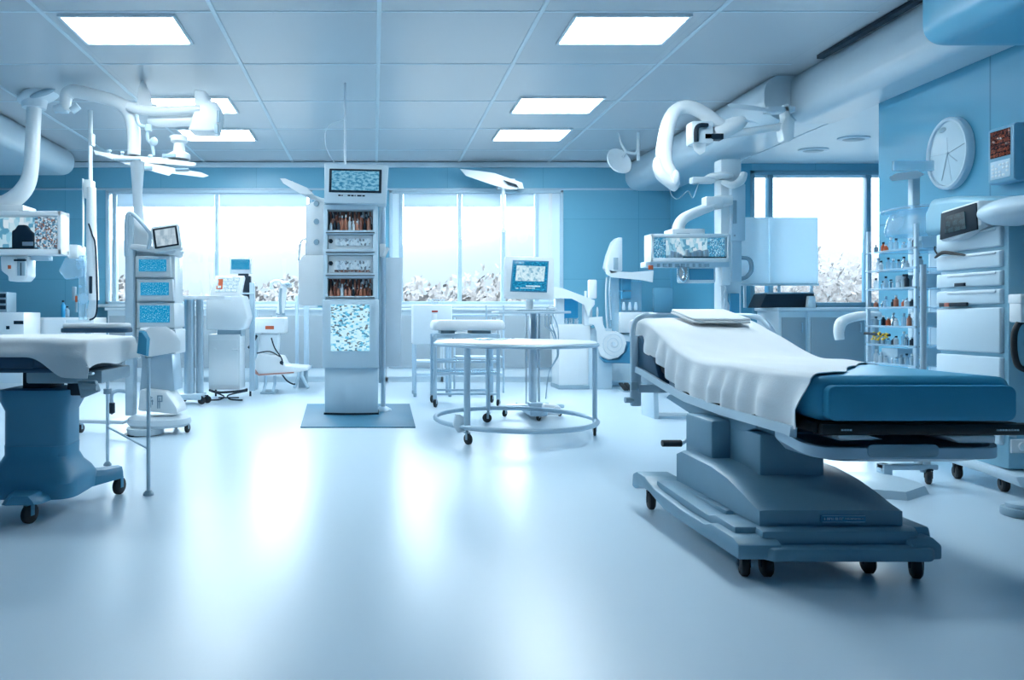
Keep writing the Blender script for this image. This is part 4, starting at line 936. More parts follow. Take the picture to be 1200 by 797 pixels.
MB().prism([(PX(299, D), PZ(436, D)), (PX(299, D), PZ(424, D)), (PX(303, D), PZ(414, D)), (PX(330, D), PZ(418, D)), (PX(335, D), PZ(428, D)), (PX(361, D), PZ(430, D)), (PX(361, D), PZ(434, D)), (PX(335, D), PZ(439, D)), (PX(305, D), PZ(439, D))], 'XZ', D - .05, D + .45, .03, 3).build('seat', 'white', ex, angle=60)
MB().prism([(PX(298, D), PZ(437, D)), (PX(304, D), PZ(440, D)), (PX(345, D), PZ(437, D)), (PX(345, D), PZ(435.5, D)), (PX(304, D), PZ(438, D)), (PX(299, D), PZ(431, D))], 'XZ', D - .06, D - .045, .003).build('seat_edge_strip', M.setdefault('rose', mat('rose_strip', (.45, .22, .18), .5)), ex)
MB().prism([(PX(301, D), PZ(416, D)), (PX(305, D), PZ(391, D)), (PX(326, D), PZ(391, D)), (PX(324, D), PZ(416, D))], 'XZ', D + .05, D + .3, .03).build('support_column', 'paler', ex)
MB().lohi((PX(293, D), D + .1, .05), (PX(300, D), D + .2, PZ(362, D)), .008).build('rear_post', 'tubing', ex)
cb = MB(); cb.tube([P(301, 393, D - .02), P(296, 402, D - .04), P(291, 408, D - .05)], .02, 8, sm=3).tube([P(318, 396, D - .03), P(322, 408, D - .07), P(330, 420, D - .09), P(331, 428, D - .09)], .010, 8, sm=4).tube([P(301, 414, D - .07), P(316, 412, D - .08), P(328, 418, D - .09)], .009, 8, sm=4)
cb.tube([P(330, 438, D + .02), P(336, 446, D), P(343, 450, D), P(346, 450, D)], .012, 8, sm=4).ell(P(330, 425, D - .08), (.03, .02, .03), 10)
cb.build('hose', 'dark', ex)
for x in (308, 319):
    MB().tube([P(x + 3, 440, D + .05), P(x + 3, 450, D + .05), (PX(x + 1, D), D - .05, .03)], .022, 10, sm=2).build('leg', 'tubing', ex)
MB().lohi((PX(306, D), D - .1, .0), (PX(323, D), D + .3, .035), .012).build('base', 'grey', ex)
# post rack beside it
D = 11.05
pr_ = thing('post_rack', (PX(353, D), D + .2, 0), 'pair of pale upright posts on splayed feet, left of the instrument tower', 'post rack')
for x, y in ((348, 0), (356, .3), (360, 0)):
    MB().lohi((PX(x - 2, D), D + y - .03, PZ(432, D)), (PX(x + 2, D), D + y + .03, PZ(346, D)), .008).build('post', 'tubing', pr_)
MB().lohi((PX(345, D), D - .03, PZ(434, D)), (PX(363, D), D + .34, PZ(430, D)), .01).build('foot_plate', 'pale', pr_)
for x0, x1 in ((350, 346), (354, 362)):
    MB().tube([P(x0, 433, D), (PX(x0, D), D - .02, .20), (PX(x1, D), D - .1, .02)], .028, 10).build('splayed_foot', 'tubing', pr_)
MB().lohi((PX(349, D), D + .1, .0), (PX(359, D), D + .3, PZ(433, D)), .01).build('foot_block', 'grey', pr_)

# ================================================================== pendants at the left
D = 8.2
sl2 = thing('ceiling_pendant_lamp', (PX(170, D), D, H), 'white jointed surgical lamp hanging from the ceiling above the monitor tower', 'surgical lamp')
MB().hull([[P(x, y, D + o * (1 if 100 < y < 125 else .6)) for x, y in ((161, 131), (160.5, 118), (162, 105), (165, 96), (167.5, 94), (171, 98), (176, 110), (179, 122), (179, 131))] for o in (-.10, .10)]).build('ceiling_bracket', 'white', sl2, angle=50)
MB().tube([P(78, 130, D), P(77, 120, D), P(79, 111, D), P(88, 107, D), P(110, 112, D), P(132, 118, D), P(148, 128, D), P(155, 143, D), P(157, 160, D), P(157, 182, D)], [.05, .065, .078, .08, .075, .075, .08, .08, .078, .075], 18, sm=6).build('gooseneck_arm', 'white', sl2, angle=60)
MB().lohi(P(66, 131, D - .05), P(82, 124, D + .05), .02).cyl(P(64, 128, D), P(70, 127, D), .05).cyl(P(84, 130, D), P(92, 124, D), .045).build('joint', 'pale', sl2)
e_ = MB(); e_.tube([P(150, 124, D - .12), P(165, 129, D - .12), P(185, 130, D - .12), P(235, 128, D - .12)], .055, 14, sm=4); e_.tube([P(176, 138, D + .0), P(190, 142, D), P(235, 140, D)], .07, 14, sm=4)
e_.tube([P(146, 120, D), P(152, 124, D), P(185, 127, D)], .05, 12, sm=3)
e_.build('extension_arm', 'white', sl2, angle=60)
MB().prism([(PX(224, D), PZ(157, D)), (PX(232, D), PZ(130, D)), (PX(231, D), PZ(109, D)), (PX(245, D), PZ(111, D)), (PX(247, D), PZ(122, D)), (PX(258, D), PZ(124, D)), (PX(261, D), PZ(136, D)), (PX(256, D), PZ(158, D))], 'XZ', D - .16, D + .13, .03, 3).build('lamp_head', 'white', sl2, angle=55)
MB().lohi(P(251, 156, D - .18), P(256, 146, D - .15), .005).lohi(P(254, 143, D - .18), P(258, 130, D - .15), .008).build('lamp_control', 'grey', sl2)
MB().tube([P(160, 135, D - .1), P(163, 146, D - .12), P(172, 150, D - .12), P(173, 163, D - .1), P(178, 170, D - .08), P(180, 182, D - .05)], .02, 10, sm=5).ell(P(180, 166, D - .1), (.05, .04, .05), 12).lathe(P(174, 150, D - .12), [(0, -.04), (.04, -.04), (.04, .04), (0, .04)], 12).build('cable_spring', 'pale', sl2)
# instrument tray under the gooseneck
tp = MB()
def slab(pts, d0, d1, bev=.008): tp.hull([[P(x, y, d) for x, y in pts] for d in (d0, d1)])
slab([(110, 176), (140, 182), (205, 187), (230, 191), (228, 195), (190, 192), (140, 189), (112, 182)], D - .3, D + .3)
slab([(113, 180), (150, 187), (200, 196), (236, 202), (245, 206), (238, 208), (200, 203), (150, 193)], D - .35, D - .1)
slab([(130, 186), (160, 183), (216, 186), (222, 188), (215, 193), (150, 193)], D - .1, D + .3)
slab([(164, 193), (185, 196), (202, 203), (198, 206), (168, 198)], D - .4, D - .2)
tp.build('instrument_tray', 'white', sl2)
MB().lohi(P(166, 199, D - .42), P(180, 196, D - .36), .004).lohi(P(190, 184, D - .32), P(206, 181, D - .28), .004).build('tray_slot', 'grey', sl2)
for q_ in ((128, 184), (143, 186), (176, 190), (192, 193)):
    MB().cyl(P(q_[0], q_[1], D - .2), P(q_[0], q_[1] - 6, D - .2), .022, .014, 10).ell(P(q_[0], q_[1] - 7, D - .2), (.028, .028, .02), 10).build('tray_knob', 'pale', sl2)
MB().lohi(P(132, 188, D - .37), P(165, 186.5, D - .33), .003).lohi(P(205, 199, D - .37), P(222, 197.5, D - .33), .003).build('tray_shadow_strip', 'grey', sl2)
MB().lathe(P(210, 187, D - .1), [(0, 0), (.13, 0), (.13, .06), (.07, .09), (.06, .19), (.10, .21), (.10, .27), (0, .29)], 20).ell(P(208, 161, D - .1), (.10, .06, .03), 14).build('tray_hub', 'white', sl2)

# suspended column and supply box at the far left
D = 9.4
cp = thing('ceiling_pendant_column', (PX(108, D), D, H), 'slim white supply column hanging from the ceiling at the left window edge', 'supply column')
MB().cyl(P(106, 160, D), (PX(106, D), D, H), .03).lohi(P(103, 218, D - .05), P(109, 157, D + .05), .012).lohi(P(104, 170, D - .06), P(112, 158, D + .06), .01).build('drop_tube', 'white', cp)
MB().lohi(P(96, 290, D), P(99, 210, D + .06), .008).lohi(P(98, 232, D - .06), P(112, 213, D + .10), .01).build('rail', 'white', cp)
MB().tube([P(107, 220, D - .02), P(107, 270, D - .02), P(109, 330, D - .02), P(110, 352, D - .02)], [.062, .066, .075, .07], 16).build('column', 'white', cp)
MB().lohi(P(104, 344, D - .11), P(110, 324, D - .04), .01).tube([P(104, 262, D - .08), P(108, 275, D - .09), P(112, 290, D - .08), P(114, 350, D - .06), P(112, 370, D - .05), P(105, 375, D - .05)], .012, 8, sm=5).build('cable', 'dark', cp)
MB().tube([P(106, 372, D), P(109, 360, D), P(110, 346, D)], [.05, .065, .05], 14).build('hand_piece', 'paler', cp)
MB().lohi(P(78, 302, D - .14), P(101, 289, D + .14), .02).lohi(P(80, 304, D - .10), P(100, 301, D + .10), .01).build('side_arm', 'white', cp)
xx = MB(); xx.prism([(PX(72, D), PZ(318, D)), (PX(80, D), PZ(302, D)), (PX(100, D), PZ(300, D)), (PX(100, D), PZ(325, D)), (PX(80, D), PZ(328, D))], 'XZ', D - .1, D + .05, .02); xx.lohi(P(92, 375, D - .02), P(103, 300, D + .08), .01); xx.ell(P(97, 350, D - .06), (.075, .05, .08), 16)
xx.build('regulator', 'clear', cp)
xx = MB(); xx.lohi(P(84, 352, D - .06), P(90, 336, D), .01); xx.lohi(P(88, 366, D - .03), P(91, 345, D)); xx.build('regulator_valve', 'grey', cp)
MB().lohi(P(88, 354, D - .08), P(91, 347, D - .05), .002).build('red_tag', 'orange', cp)

D = 8.7
bx = thing('ceiling_pendant_box', (PX(35, D), D, H), 'white supply box with a glass front hanging on a curved pipe at the left edge', 'supply box')
MB().tube([(PX(38, D), D, H - .02), P(40, 122, D), P(39, 150, D), P(36, 200, D), P(28, 222, D), P(12, 236, D), P(-2, 240, D), P(-30, 241, D)], [.085, .085, .088, .092, .105, .11, .11, .11], 18, sm=6).build('hanging_pipe', 'white', bx, angle=60)
MB().ell(P(46, 112, D), (.28, .22, .09), 24, (0, -.32, 0)).lathe(P(40, 118, D), [(0, -.1), (.14, -.1), (.17, .05), (0, .06)], 20).build('ceiling_mount', 'paler', bx)
MB().ell(P(50, 109, D - .17), (.17, .05, .035), 20, (0, -.32, 0)).build('mount_window', 'grey', bx)
x0, x1 = PX(-40, D), PX(80, D); z0, z1 = PZ(300, D), PZ(250, D)
cs = MB(); cs.lohi((x0, D - .2, z1 - .06), (x1, D + .03, z1), .012); cs.lohi((x0, D - .2, z0), (x1, D + .03, z0 + .07), .012); cs.lohi((x1 - .05, D - .2, z0), (x1, D + .03, z1), .012); cs.lohi((x0, D - .02, z0), (x1, D + .03, z1)); cs.lohi((x0, D - .2, z0), (x0 + .05, D + .03, z1))
cs.lohi(P(-10, 250, D - .14), P(43, 245, D + .2), .015)
cs.build('case', 'white', bx)
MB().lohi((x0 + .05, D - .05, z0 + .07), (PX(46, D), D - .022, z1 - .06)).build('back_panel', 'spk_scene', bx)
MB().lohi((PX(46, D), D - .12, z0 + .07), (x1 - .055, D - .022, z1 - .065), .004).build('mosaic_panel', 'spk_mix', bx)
MB().prism([(PX(20, D), z0 + .072), (PX(20, D), PZ(272, D)), (PX(24, D), PZ(270, D)), (PX(27, D), PZ(265, D)), (PX(36, D), PZ(265, D)), (PX(40, D), PZ(271, D)), (PX(45, D), PZ(275, D)), (PX(45, D), z0 + .072)], 'XZ', D - .14, D - .055, .02).lohi((x0 + .06, D - .17, z0 + .071), (PX(50, D), D - .1, z0 + .09)).build('camera_unit', 'dark', bx)
MB().lohi(P(26, 288, D - .15), P(39, 283.5, D - .139)).build('unit_label', 'wtrim', bx)
MB().lohi((x0 + .05, D - .19, z0 + .07), (x1 - .05, D - .186, z1 - .06)).build('glass_front', 'glass', bx)
MB().lohi(P(22, 249, D - .145), P(34, 247, D - .138)).build('top_label', 'grey', bx)
b_ = MB(); b_.prism([(PX(5, D), PZ(301, D)), (PX(6, D), PZ(318, D)), (PX(14, D), PZ(324, D)), (PX(14, D), PZ(330, D)), (PX(32, D), PZ(330, D)), (PX(37, D), PZ(324, D)), (PX(37, D), PZ(301, D))], 'XZ', D - .1, D + .12, .02)
hb = b_.build('control_handle', 'white', bx)
MB().lohi(P(20, 323, D - .125), P(30, 303, D - .095), .004).build('control_window', 'grey', hb)
MB().lohi(P(16, 306, D - .13), P(31, 304, D - .12), .002).lohi(P(24, 323, D - .135), P(25, 308, D - .124)).build('control_buttons', 'dark', hb)
MB().lohi(P(9, 315, D - .112), P(13, 311, D - .098), .002).build('red_tag', 'orange', hb)
MB().lohi(P(36, 305, D - .05), P(62, 300.5, D + .05), .006).lohi(P(50, 302.5, D - .06), P(60, 300.5, D - .05)).build('under_rail', 'pale', bx)

# low white cupboards and things at the far left wall
D = 11.5
cpd = thing('low_cupboard', (PX(78, D), D + .3, 0), 'low white cupboard against the back wall behind the left operating table', 'cupboard')
MB().lohi((PX(44, D), D, 0), (PX(110, D), D + .55, PZ(372, D)), .01).build('body', 'white', cpd)
MB().lohi((PX(46, D), D - .015, .12), (PX(76.5, D), D + .002, PZ(375, D)), .005).build('door', 'paler', cpd); MB().lohi((PX(77.5, D), D - .015, .12), (PX(108, D), D + .002, PZ(375, D)), .005).build('door', 'paler', cpd)
D = 10.9
cpd = thing('drawer_unit', (PX(5, D), D + .3, 0), 'white drawer unit at the left edge of the room beside the low cupboard', 'drawer unit')
MB().lohi((PX(-40, D), D, 0), (PX(28, D), D + .55, PZ(366, D)), .012).build('body', 'white', cpd)
MB().lohi(P(16, 380, D - .01), P(28.2, 376, D + .02)).lohi(P(7, 386, D - .01), P(12, 382, D + .02), .003).build('slot', 'dark', cpd)
for y0_, y1_ in ((0.1, .5), (.52, .86)): MB().lohi((PX(-38, D), D - .012, y0_), (PX(26, D), D + .002, y1_), .004).build('drawer', 'paler', cpd)
sc2 = thing('rack_device', (PX(0, D), D + .2, PZ(366, D)), 'small dark rack device standing on the white drawer unit at the left edge', 'device')
MB().lohi((PX(-14, D), D + .1, PZ(366, D) + .001), (PX(4, D), D + .4, PZ(342, D)), .008).build('case', 'grey', sc2)
for y_ in (346, 353, 360): MB().lohi((PX(-12, D), D + .085, PZ(y_ + 2.5, D)), (PX(3, D), D + .102, PZ(y_ - 2, D)), .002).build('slot', 'dark', sc2)
D = 11.7
bot = []
for x, h, m, lab in ((74, 20, 'cyan', 'tall blue bottle standing on the low white cupboard, left of two'), (79, 13, 'clear', 'clear bottle standing on the low white cupboard, right of two')):
    o = thing('bottle', (PX(x, D), D, PZ(372, 11.5) + .001), lab, 'bottle'); zb = PZ(372, 11.5) + .001; hh = h * D / F
    MB().lathe((PX(x, D), D, zb), [(0, 0), (.034, 0), (.036, .02), (.036, hh * .7), (.016, hh * .82), (.016, hh * .9), (0, hh * .9)], 16).build('body', m, o)
    MB().lathe((PX(x, D), D, zb + hh * .88), [(0, 0), (.02, 0), (.02, hh * .12), (0, hh * .12)], 14).build('cap', 'dark', o)
# ================================================================== ceiling lamps over the middle and right
D = 12.2
wl = thing('wall_mounted_lamp', (PX(585, YB), YB, PZ(212, YB)), 'small white lamp arm fixed above the middle of the right hand back window', 'lamp')
def hull3(mb, pts, d0, d1): mb.hull([[P(x, y, d) for x, y in pts] for d in (d0, d1)]); return mb
m_ = MB(); hull3(m_, [(539, 198), (560, 200), (580, 203), (612, 214), (614, 221), (596, 222), (575, 216), (546, 206)], D - .12, D + .12)
m_.lohi(P(585, 219, D), P(600, 213, YB - .005), .01)
m_.build('lamp_head', 'white', wl)
hull3(MB(), [(590, 211), (605, 216), (608, 220), (596, 217)], D - .15, D - .11).build('lamp_grille', 'dark', wl)
MB().cyl(P(590, 218, D), P(590, 268, D), .032).lathe(P(590, 272, D), [(0, 0), (.05, 0), (.05, .05), (0, .06)], 14).build('hanging_stem', 'white', wl)

D = 10.5
dl = thing('ceiling_dish_lamp', (PX(742, D), D, H), 'tilted clear dish lamp hanging from the ceiling beside the far end of the duct', 'lamp')
MB(at(P(723, 191, D), 0, 0, .0) @ Euler((1.1, .75, 0)).to_matrix().to_4x4()).lathe((0, 0, 0), [(0, -.03), (.10, -.02), (.19, .02), (.22, .06), (.21, .065), (.17, .035), (0, -.005)], 32).build('dish', 'paler', dl)
MB().tube([P(730, 184, D), P(733, 178, D), P(728, 168, D), P(725, 155, D)], [.02, .02, .016, .01], 8, sm=3).tube([P(733, 178, D), P(744, 180, D), P(748, 175, D)], .02, 8, sm=3).cyl(P(748, 188, D), (PX(748, D), D, H - .0), .025).cyl(P(725, 156, D), (PX(724, D), D, H), .012).build('hanger', 'paler', dl)

D = 7.9
gl2 = thing('ceiling_duct_lamp', (PX(850, D), D, PZ(150, D)), 'large white hook shaped surgical lamp arm fixed to the pale duct at right', 'surgical lamp')
MB().tube([P(792, 219, D - .1), P(786, 206, D - .1), P(778, 188, D - .05), P(780, 160, D), P(786, 138, D), P(796, 127, D), P(810, 126, D), P(828, 135, D), P(842, 146, D), P(852, 150, D)], [.05, .08, .088, .085, .08, .075, .075, .075, .075, .07], 18, sm=6).build('hook_arm', 'white', gl2, angle=60)
MB().tube([P(770, 186, D - .1), P(770, 195, D - .12), P(775, 206, D - .14), P(786, 216, D - .14), P(792, 221, D - .12)], [.03, .05, .06, .055, .04], 12, sm=5).ell(P(791, 208, D - .17), (.05, .05, .09), 14).build('lamp_cup', 'white', gl2, angle=60)
MB().tube([P(836, 158, D), P(848, 152, D), P(862, 146, D), P(872, 141, D)], [.08, .11, .10, .055], 14, sm=4, sc=(1, .9)).build('knuckle', 'white', gl2, angle=60)
MB().tube([P(836, 160, D), P(850, 158, D), P(880, 154, D), P(920, 148, D)], [.05, .05, .045, .045], 12, sm=3).build('extension_arm', 'white', gl2, angle=60)
MB().lohi(P(811, 168, D - .10), P(828, 146, D + .08), .03).hull([[P(x, y, D + o) for x, y in ((811, 166), (828, 166), (826, 178), (820, 182), (813, 176))] for o in (-.08, .06)]).build('motor_box', 'paler', gl2)
MB().tube([P(816, 166, D - .13), P(816, 152, D - .13), P(820, 147, D - .13), P(829, 147, D - .12)], .026, 10, sm=4).lohi(P(826, 163, D - .1), P(843, 159, D), .006).build('motor_clip', 'dark', gl2)
MB().prism([(PX(915, D), PZ(166, D)), (PX(912, D), PZ(150, D)), (PX(917, D), PZ(140, D)), (PX(915, D), PZ(124, D)), (PX(921, D), PZ(123, D)), (PX(923, D), PZ(138, D)), (PX(928, D), PZ(142, D)), (PX(927, D), PZ(164, D)), (PX(921, D), PZ(168, D))], 'XZ', D - .06, D + .06, .012).build('duct_bracket', 'white', gl2)
MB().hull([[P(x, y, D + o) for x, y in ((852, 123), (856, 121), (885, 124), (910, 130), (908, 132), (880, 129), (856, 126))] for o in (-.2, .2)]).lohi(P(900, 131, D - .06), P(925, 128, D + .06), .01).build('shade_plate', 'pale', gl2)
hull3(MB(), [(872, 140), (880, 141), (890, 145), (874, 143)], D - .1, D + .1).build('shade_tip', 'pale', gl2)

# supply box and column hanging from the duct at right
D = 9.7
rc = thing('ceiling_supply_column', (PX(856, D), D, 3.46), 'pale supply column hanging from the duct at the edge of the alcove window', 'supply column')
MB().lohi(P(845, 372, D - .02), P(860, 190, D + .18), .01).build('column', 'paler', rc)
MB().lohi(P(857, 282, D - .08), P(866, 218, D + .10), .015).lohi(P(858, 330, D - .05), P(865, 282, D + .05), .01).build('side_unit', 'pale', rc)
MB().lohi(P(859.5, 262, D - .10), P(862.5, 235, D - .07), .01).cyl(P(861, 276, D - .10), P(861, 276, D - .07), .012).build('switch_strip', 'grey', rc)
MB().tube([P(866, 302, D), P(876, 303, D), P(880, 308, D), P(880, 318, D), P(874, 325, D), P(866, 327, D)], .03, 10, sm=4).build('grab_handle', 'grey', rc)
MB().lohi(P(856, 378, D - .10), P(863, 344, D - .02), .006).build('lower_cover', 'blue', rc)
hz = MB()
for i in range(4): hz.tube([P(849 + i, 333 + 2 * i, D - .06), P(851 - i, 345, D - .08), P(848 + 2 * i, 358, D - .07), P(850 + i, 371, D - .05)], .010, 8, sm=4)
hz.build('cable_bundle', 'milky', rc)
dh = MB(); dh.lathe(P(842, 207, D), [(0, .04), (.15, .035), (.20, 0), (.19, -.02), (.12, -.04), (0, -.045)], 32); dh.tube([P(846, 213, D - .1), P(858, 217, D - .15), P(868, 212, D - .12), P(872, 203, D - .1)], [.03, .05, .06, .045], 12, sm=4); dh.lohi(P(812, 214, D - .06), P(834, 209, D + .06), .01)
dh.build('dish_head', 'white', rc)
wr = MB(); wr.tube([P(784, 220, D), P(788, 230, D), P(795, 233, D), P(806, 224, D), P(812, 232, D), P(818, 216, D)], .007, 8, sm=5).tube([P(812, 216, D), P(820, 214, D), P(834, 212, D)], .012, 8); wr.build('loose_wire', 'grey', rc)
D = 9.5
rb = thing('ceiling_supply_box', (PX(802, D), D, PZ(230, D)), 'white supply box with a blue lit front on a bent arm above the right bed', 'supply box')
MB().tube([P(795, 272, D), P(796, 263, D), P(803, 255, D), P(820, 247, D), P(833, 242, D), P(840, 234, D)], [.085, .08, .075, .07, .065, .05], 14, sm=5).lohi(P(827, 244, D - .06), P(842, 232, D + .08), .02).lohi(P(838, 240, D - .04), P(848, 233, D + .22), .01).build('bent_arm', 'white', rb, angle=60)
x0, x1 = PX(756, D), PX(846, D); z0, z1 = PZ(308, D), PZ(276, D)
cs = MB(); cs.lohi((x0, D - .2, z1 - .045), (x1, D + .03, z1), .01); cs.lohi((x0, D - .2, z0), (x1, D + .03, z0 + .05), .01); cs.lohi((x0, D - .2, z0), (x0 + .04, D + .03, z1), .01); cs.lohi((x1 - .025, D - .2, z0), (x1, D + .03, z1), .01); cs.lohi((x0, D - .02, z0), (x1, D + .03, z1)); cs.lohi(P(788, 277, D - .18), P(815, 271, D + .1), .01)
cs.build('case', 'white', rb)
MB().lohi(P(793, 275, D - .186), P(808, 273.5, D - .179)).build('top_label', 'grey', rb)
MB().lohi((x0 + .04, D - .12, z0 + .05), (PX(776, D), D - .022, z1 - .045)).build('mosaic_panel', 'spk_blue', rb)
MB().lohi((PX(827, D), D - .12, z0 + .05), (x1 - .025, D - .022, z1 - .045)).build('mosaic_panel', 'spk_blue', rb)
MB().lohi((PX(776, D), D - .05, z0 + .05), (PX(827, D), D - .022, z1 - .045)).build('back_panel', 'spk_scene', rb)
ii = MB()
for i in range(11): ii.lohi((PX(778, D) + i * .053, D - .13, z0 + .0505), (PX(778, D) + i * .053 + .035, D - .055, z0 + .09 + .09 * random.random()), .004)
ii.build('instrument_row', 'paler', rb)
MB().lohi((PX(795, D), D - .17, z0 + .0505), (PX(845, D), D - .135, z0 + .072), .003).build('dark_strip', 'dark', rb)
MB().lohi((x0 + .04, D - .19, z0 + .05), (x1 - .025, D - .186, z1 - .045)).build('glass_front', 'glass', rb)
MB().lohi(P(757, 313, D - .1), P(846, 308, D + .1), .006).build('under_rail', 'pale', rb)
tg = MB()
for i in range(9): tg.lohi(P(770 + 7 * i, 313, D - .112), P(770 + 7 * i + random.uniform(2, 5), 309, D - .10), .002)
tg.build('under_ports', 'grey', rb)
MB().lohi(P(760, 316, D - .115), P(765, 311, D - .10), .002).build('red_tag', 'orange', rb)
pn = MB().prism(rrect(.50, .24, .03, 4, PX(815, D), PZ(322, D)), 'XZ', D - .06, D + .02, .01).build('control_panel', 'paler', rb)
MB().lohi(P(808, 328, D - .07), P(836, 315, D - .055), .003).build('dark_display', 'blue', pn)
MB().tube([P(795, 312, D - .1), P(795, 324, D - .1), P(800, 330, D - .1), P(805, 325, D - .1), P(806, 313, D - .1)], .016, 10, sm=5).tube([P(799, 314, D - .1), P(802, 320, D - .1), P(800, 326, D - .1)], .012, 8, sm=3).build('control_handle', 'chrome', pn)
MB().lohi(P(846, 334, D - .06), P(851, 276, D + .06), .01).build('side_post', 'paler', rb)

# white wall panels low on the back wall behind the bed
D = 12.4
for k_, (a, b_) in enumerate(((767, 789), (795, 820))):
    tag(MB().lohi(P(a, 365, D), P(b_, 338, YB - .004), .006).build('wall_box', M.setdefault('wallbox', mat('blue_wall_box', (.20, .48, .64), .35)), base=P((a + b_) / 2, 350, YB)), 'flat blue service cover on the back wall behind the bed, %s of two' % ('left', 'right')[k_], 'service cover')
# imaging stand with upright fin
D = 11.55
im = thing('imaging_stand', (PX(738, D), D + .1, 0), 'pale imaging stand with an upright fin and bent arm behind the right bed', 'imaging stand')
MB().prism([(PX(708, D), PZ(314, D)), (PX(711, D), PZ(300, D)), (PX(717, D), PZ(284, D)), (PX(722, D), PZ(279, D)), (PX(727, D), PZ(279, D)), (PX(727, D), PZ(318, D)), (PX(714, D), PZ(322, D))], 'XZ', D - .10, D + .10, .012).build('fin', 'paler', im)
MB().lohi(P(719, 316, D - .11), P(724, 302, D - .09), .004).build('fin_inlay', 'grey', im)
MB().hull([[P(x, y, D + o) for x, y in ((709, 314), (718, 318), (740, 319), (766, 317), (765, 331), (750, 328), (716, 325), (710, 321))] for o in (-.10, .10)]).build('bent_arm', 'white', im)
MB().lohi((PX(717, D), D + .05, .05), (PX(727, D), D + .2, PZ(318, D)), .01).lohi((PX(735, D), D + .18, .05), (PX(757, D), D + .3, PZ(330, D)), .01).build('column', 'clear', im)
islands(MB().lohi(P(728, 340, D), P(737, 325, D + .1), .004).lohi(P(728, 350, D), P(737, 342, D + .1), .004), 'blue_inlay', 'blue', im)
MB().lohi(P(727, 390, D - .02), P(757, 366, D + .3), .01).build('drawer_box', 'white', im)
for i in range(3):
    tag(MB().tube([P(731 + 7 * i, 363.5, D + .06), P(731 + 7 * i, 360, D + .06), P(731 + 7 * i, 354, D + .06)], [.026, .03, .016], 10, sm=2).build('small_flask', 'milky', base=P(731 + 7 * i, 363.5, D + .06)), 'small cloudy flask on the box of the imaging stand behind the right bed', 'flask', 'flasks on the imaging stand')
MB().lohi((PX(712, D), D - .15, 0), (PX(760, D), D + .35, .08), .02).build('base', 'pale', im)
MB().lohi((PX(715, D), D + .04, .08), (PX(757, D), D + .28, PZ(392, D)), .01).build('lower_body', 'paler', im)
MB().tube([P(711, 325, D), P(710, 345, D), P(711, 375, D), P(713, 392, D)], .016, 8, sm=3).tube([P(715, 325, D), P(714, 345, D), P(716, 375, D)], .010, 8, sm=3).build('hose', 'milky', im)
# robot arm unit with the round scroll head
D = 10.9
rbt = thing('robot_arm_unit', (PX(672, D), D + .2, 0), 'white robot arm unit with a round scroll shaped head, right of the back window', 'robot arm')
MB().lohi((PX(655, D), D, .06), (PX(690, D), D + .45, PZ(400, D)), .02).lohi((PX(653, D), D - .01, PZ(402, D)), (PX(692, D), D + .46, PZ(380, D)), .02).build('body', 'white', rbt)
MB().lohi((PX(654, D), D - .015, 0), (PX(691, D), D + .46, .07), .01).build('skirt', 'grey', rbt)
MB().lohi((PX(690, D), D + .02, .0), (PX(718, D), D + .45, PZ(385, D)), .012).build('side_cabinet', 'pale', rbt)
MB().hull([[P(x, y, D + o) for x, y in ((649, 336), (660, 338), (684, 347), (697, 352), (697, 357), (692, 364), (690, 371), (684, 357), (670, 350), (648, 349))] for o in (-.12, .12)]).build('upper_arm', 'white', rbt)
islands(MB().lohi(P(651, 384, D), P(659, 350, D + .12), .01).lohi((PX(684, D), D - .02, PZ(382, D)), (PX(694, D), D + .1, PZ(355, D)), .012), 'arm_post', 'paler', rbt)
pts = [(690, 372), (706, 371), (707, 380), (710, 388), (722, 388), (731, 393), (734, 402), (731, 413), (724, 419), (713, 421), (704, 417), (700, 405), (699, 388), (696, 381), (690, 379)]
MB().hull([[P(x, y, D + o) for x, y in pts] for o in (-.16, .12)]).build('scroll_head', 'white', rbt, angle=25)
sp_ = MB(); cc = V(P(719, 403, D - .165))
sp_.tube([cc + V(((.02 + .010 * a) * math.cos(a + 1), -.004, (.02 + .0105 * a) * math.sin(a + 1))) for a in [j * .35 for j in range(50)]], .006, 6); sp_.lathe(cc, [(.0, -.012), (.03, -.012), (.03, .0), (0, 0)], 16, 'Y')
sp_.build('spiral_ridge', 'paler', rbt)
MB().prism([(PX(702, D), PZ(418, D)), (PX(708, D), PZ(425, D)), (PX(738, D), PZ(426, D)), (PX(738, D), PZ(400, D)), (PX(732, D), PZ(412, D)), (PX(724, D), PZ(421, D)), (PX(712, D), PZ(422, D))], 'XZ', D - .06, D + .2, .01).build('blue_shell', 'blue', rbt)
MB().lohi(P(659, 373, D + .12), P(676, 350, D + .2), .01).build('cyan_panel', 'cyan', rbt)
MB().ell(P(700, 366, D), (.02, .02, .09), 12).lohi(P(690, 350, D + .3), P(698, 328, D + .38), .02).cyl((PX(694, D), D + .34, PZ(385, D)), (PX(694, D), D + .34, PZ(340, D)), .02).build('antenna', 'white', rbt)
random.seed(11)
for i in range(8):
    x = 660 + 3.4 * i; h = random.uniform(.06, .16)
    tag(MB().lathe((PX(x, D), D + .26 + .09 * (i % 2), PZ(380, D) + .001), [(0, 0), (.024, 0), (.028, h * .4), (.018, h * .7), (.024, h), (0, h)], 10).build('instrument_tip', 'chrome' if i % 3 else 'milky', base=(PX(x, D), D + .2, PZ(380, D))), 'small shiny instrument in the cluster on top of the robot arm unit', 'instrument', 'instruments on the robot arm unit')
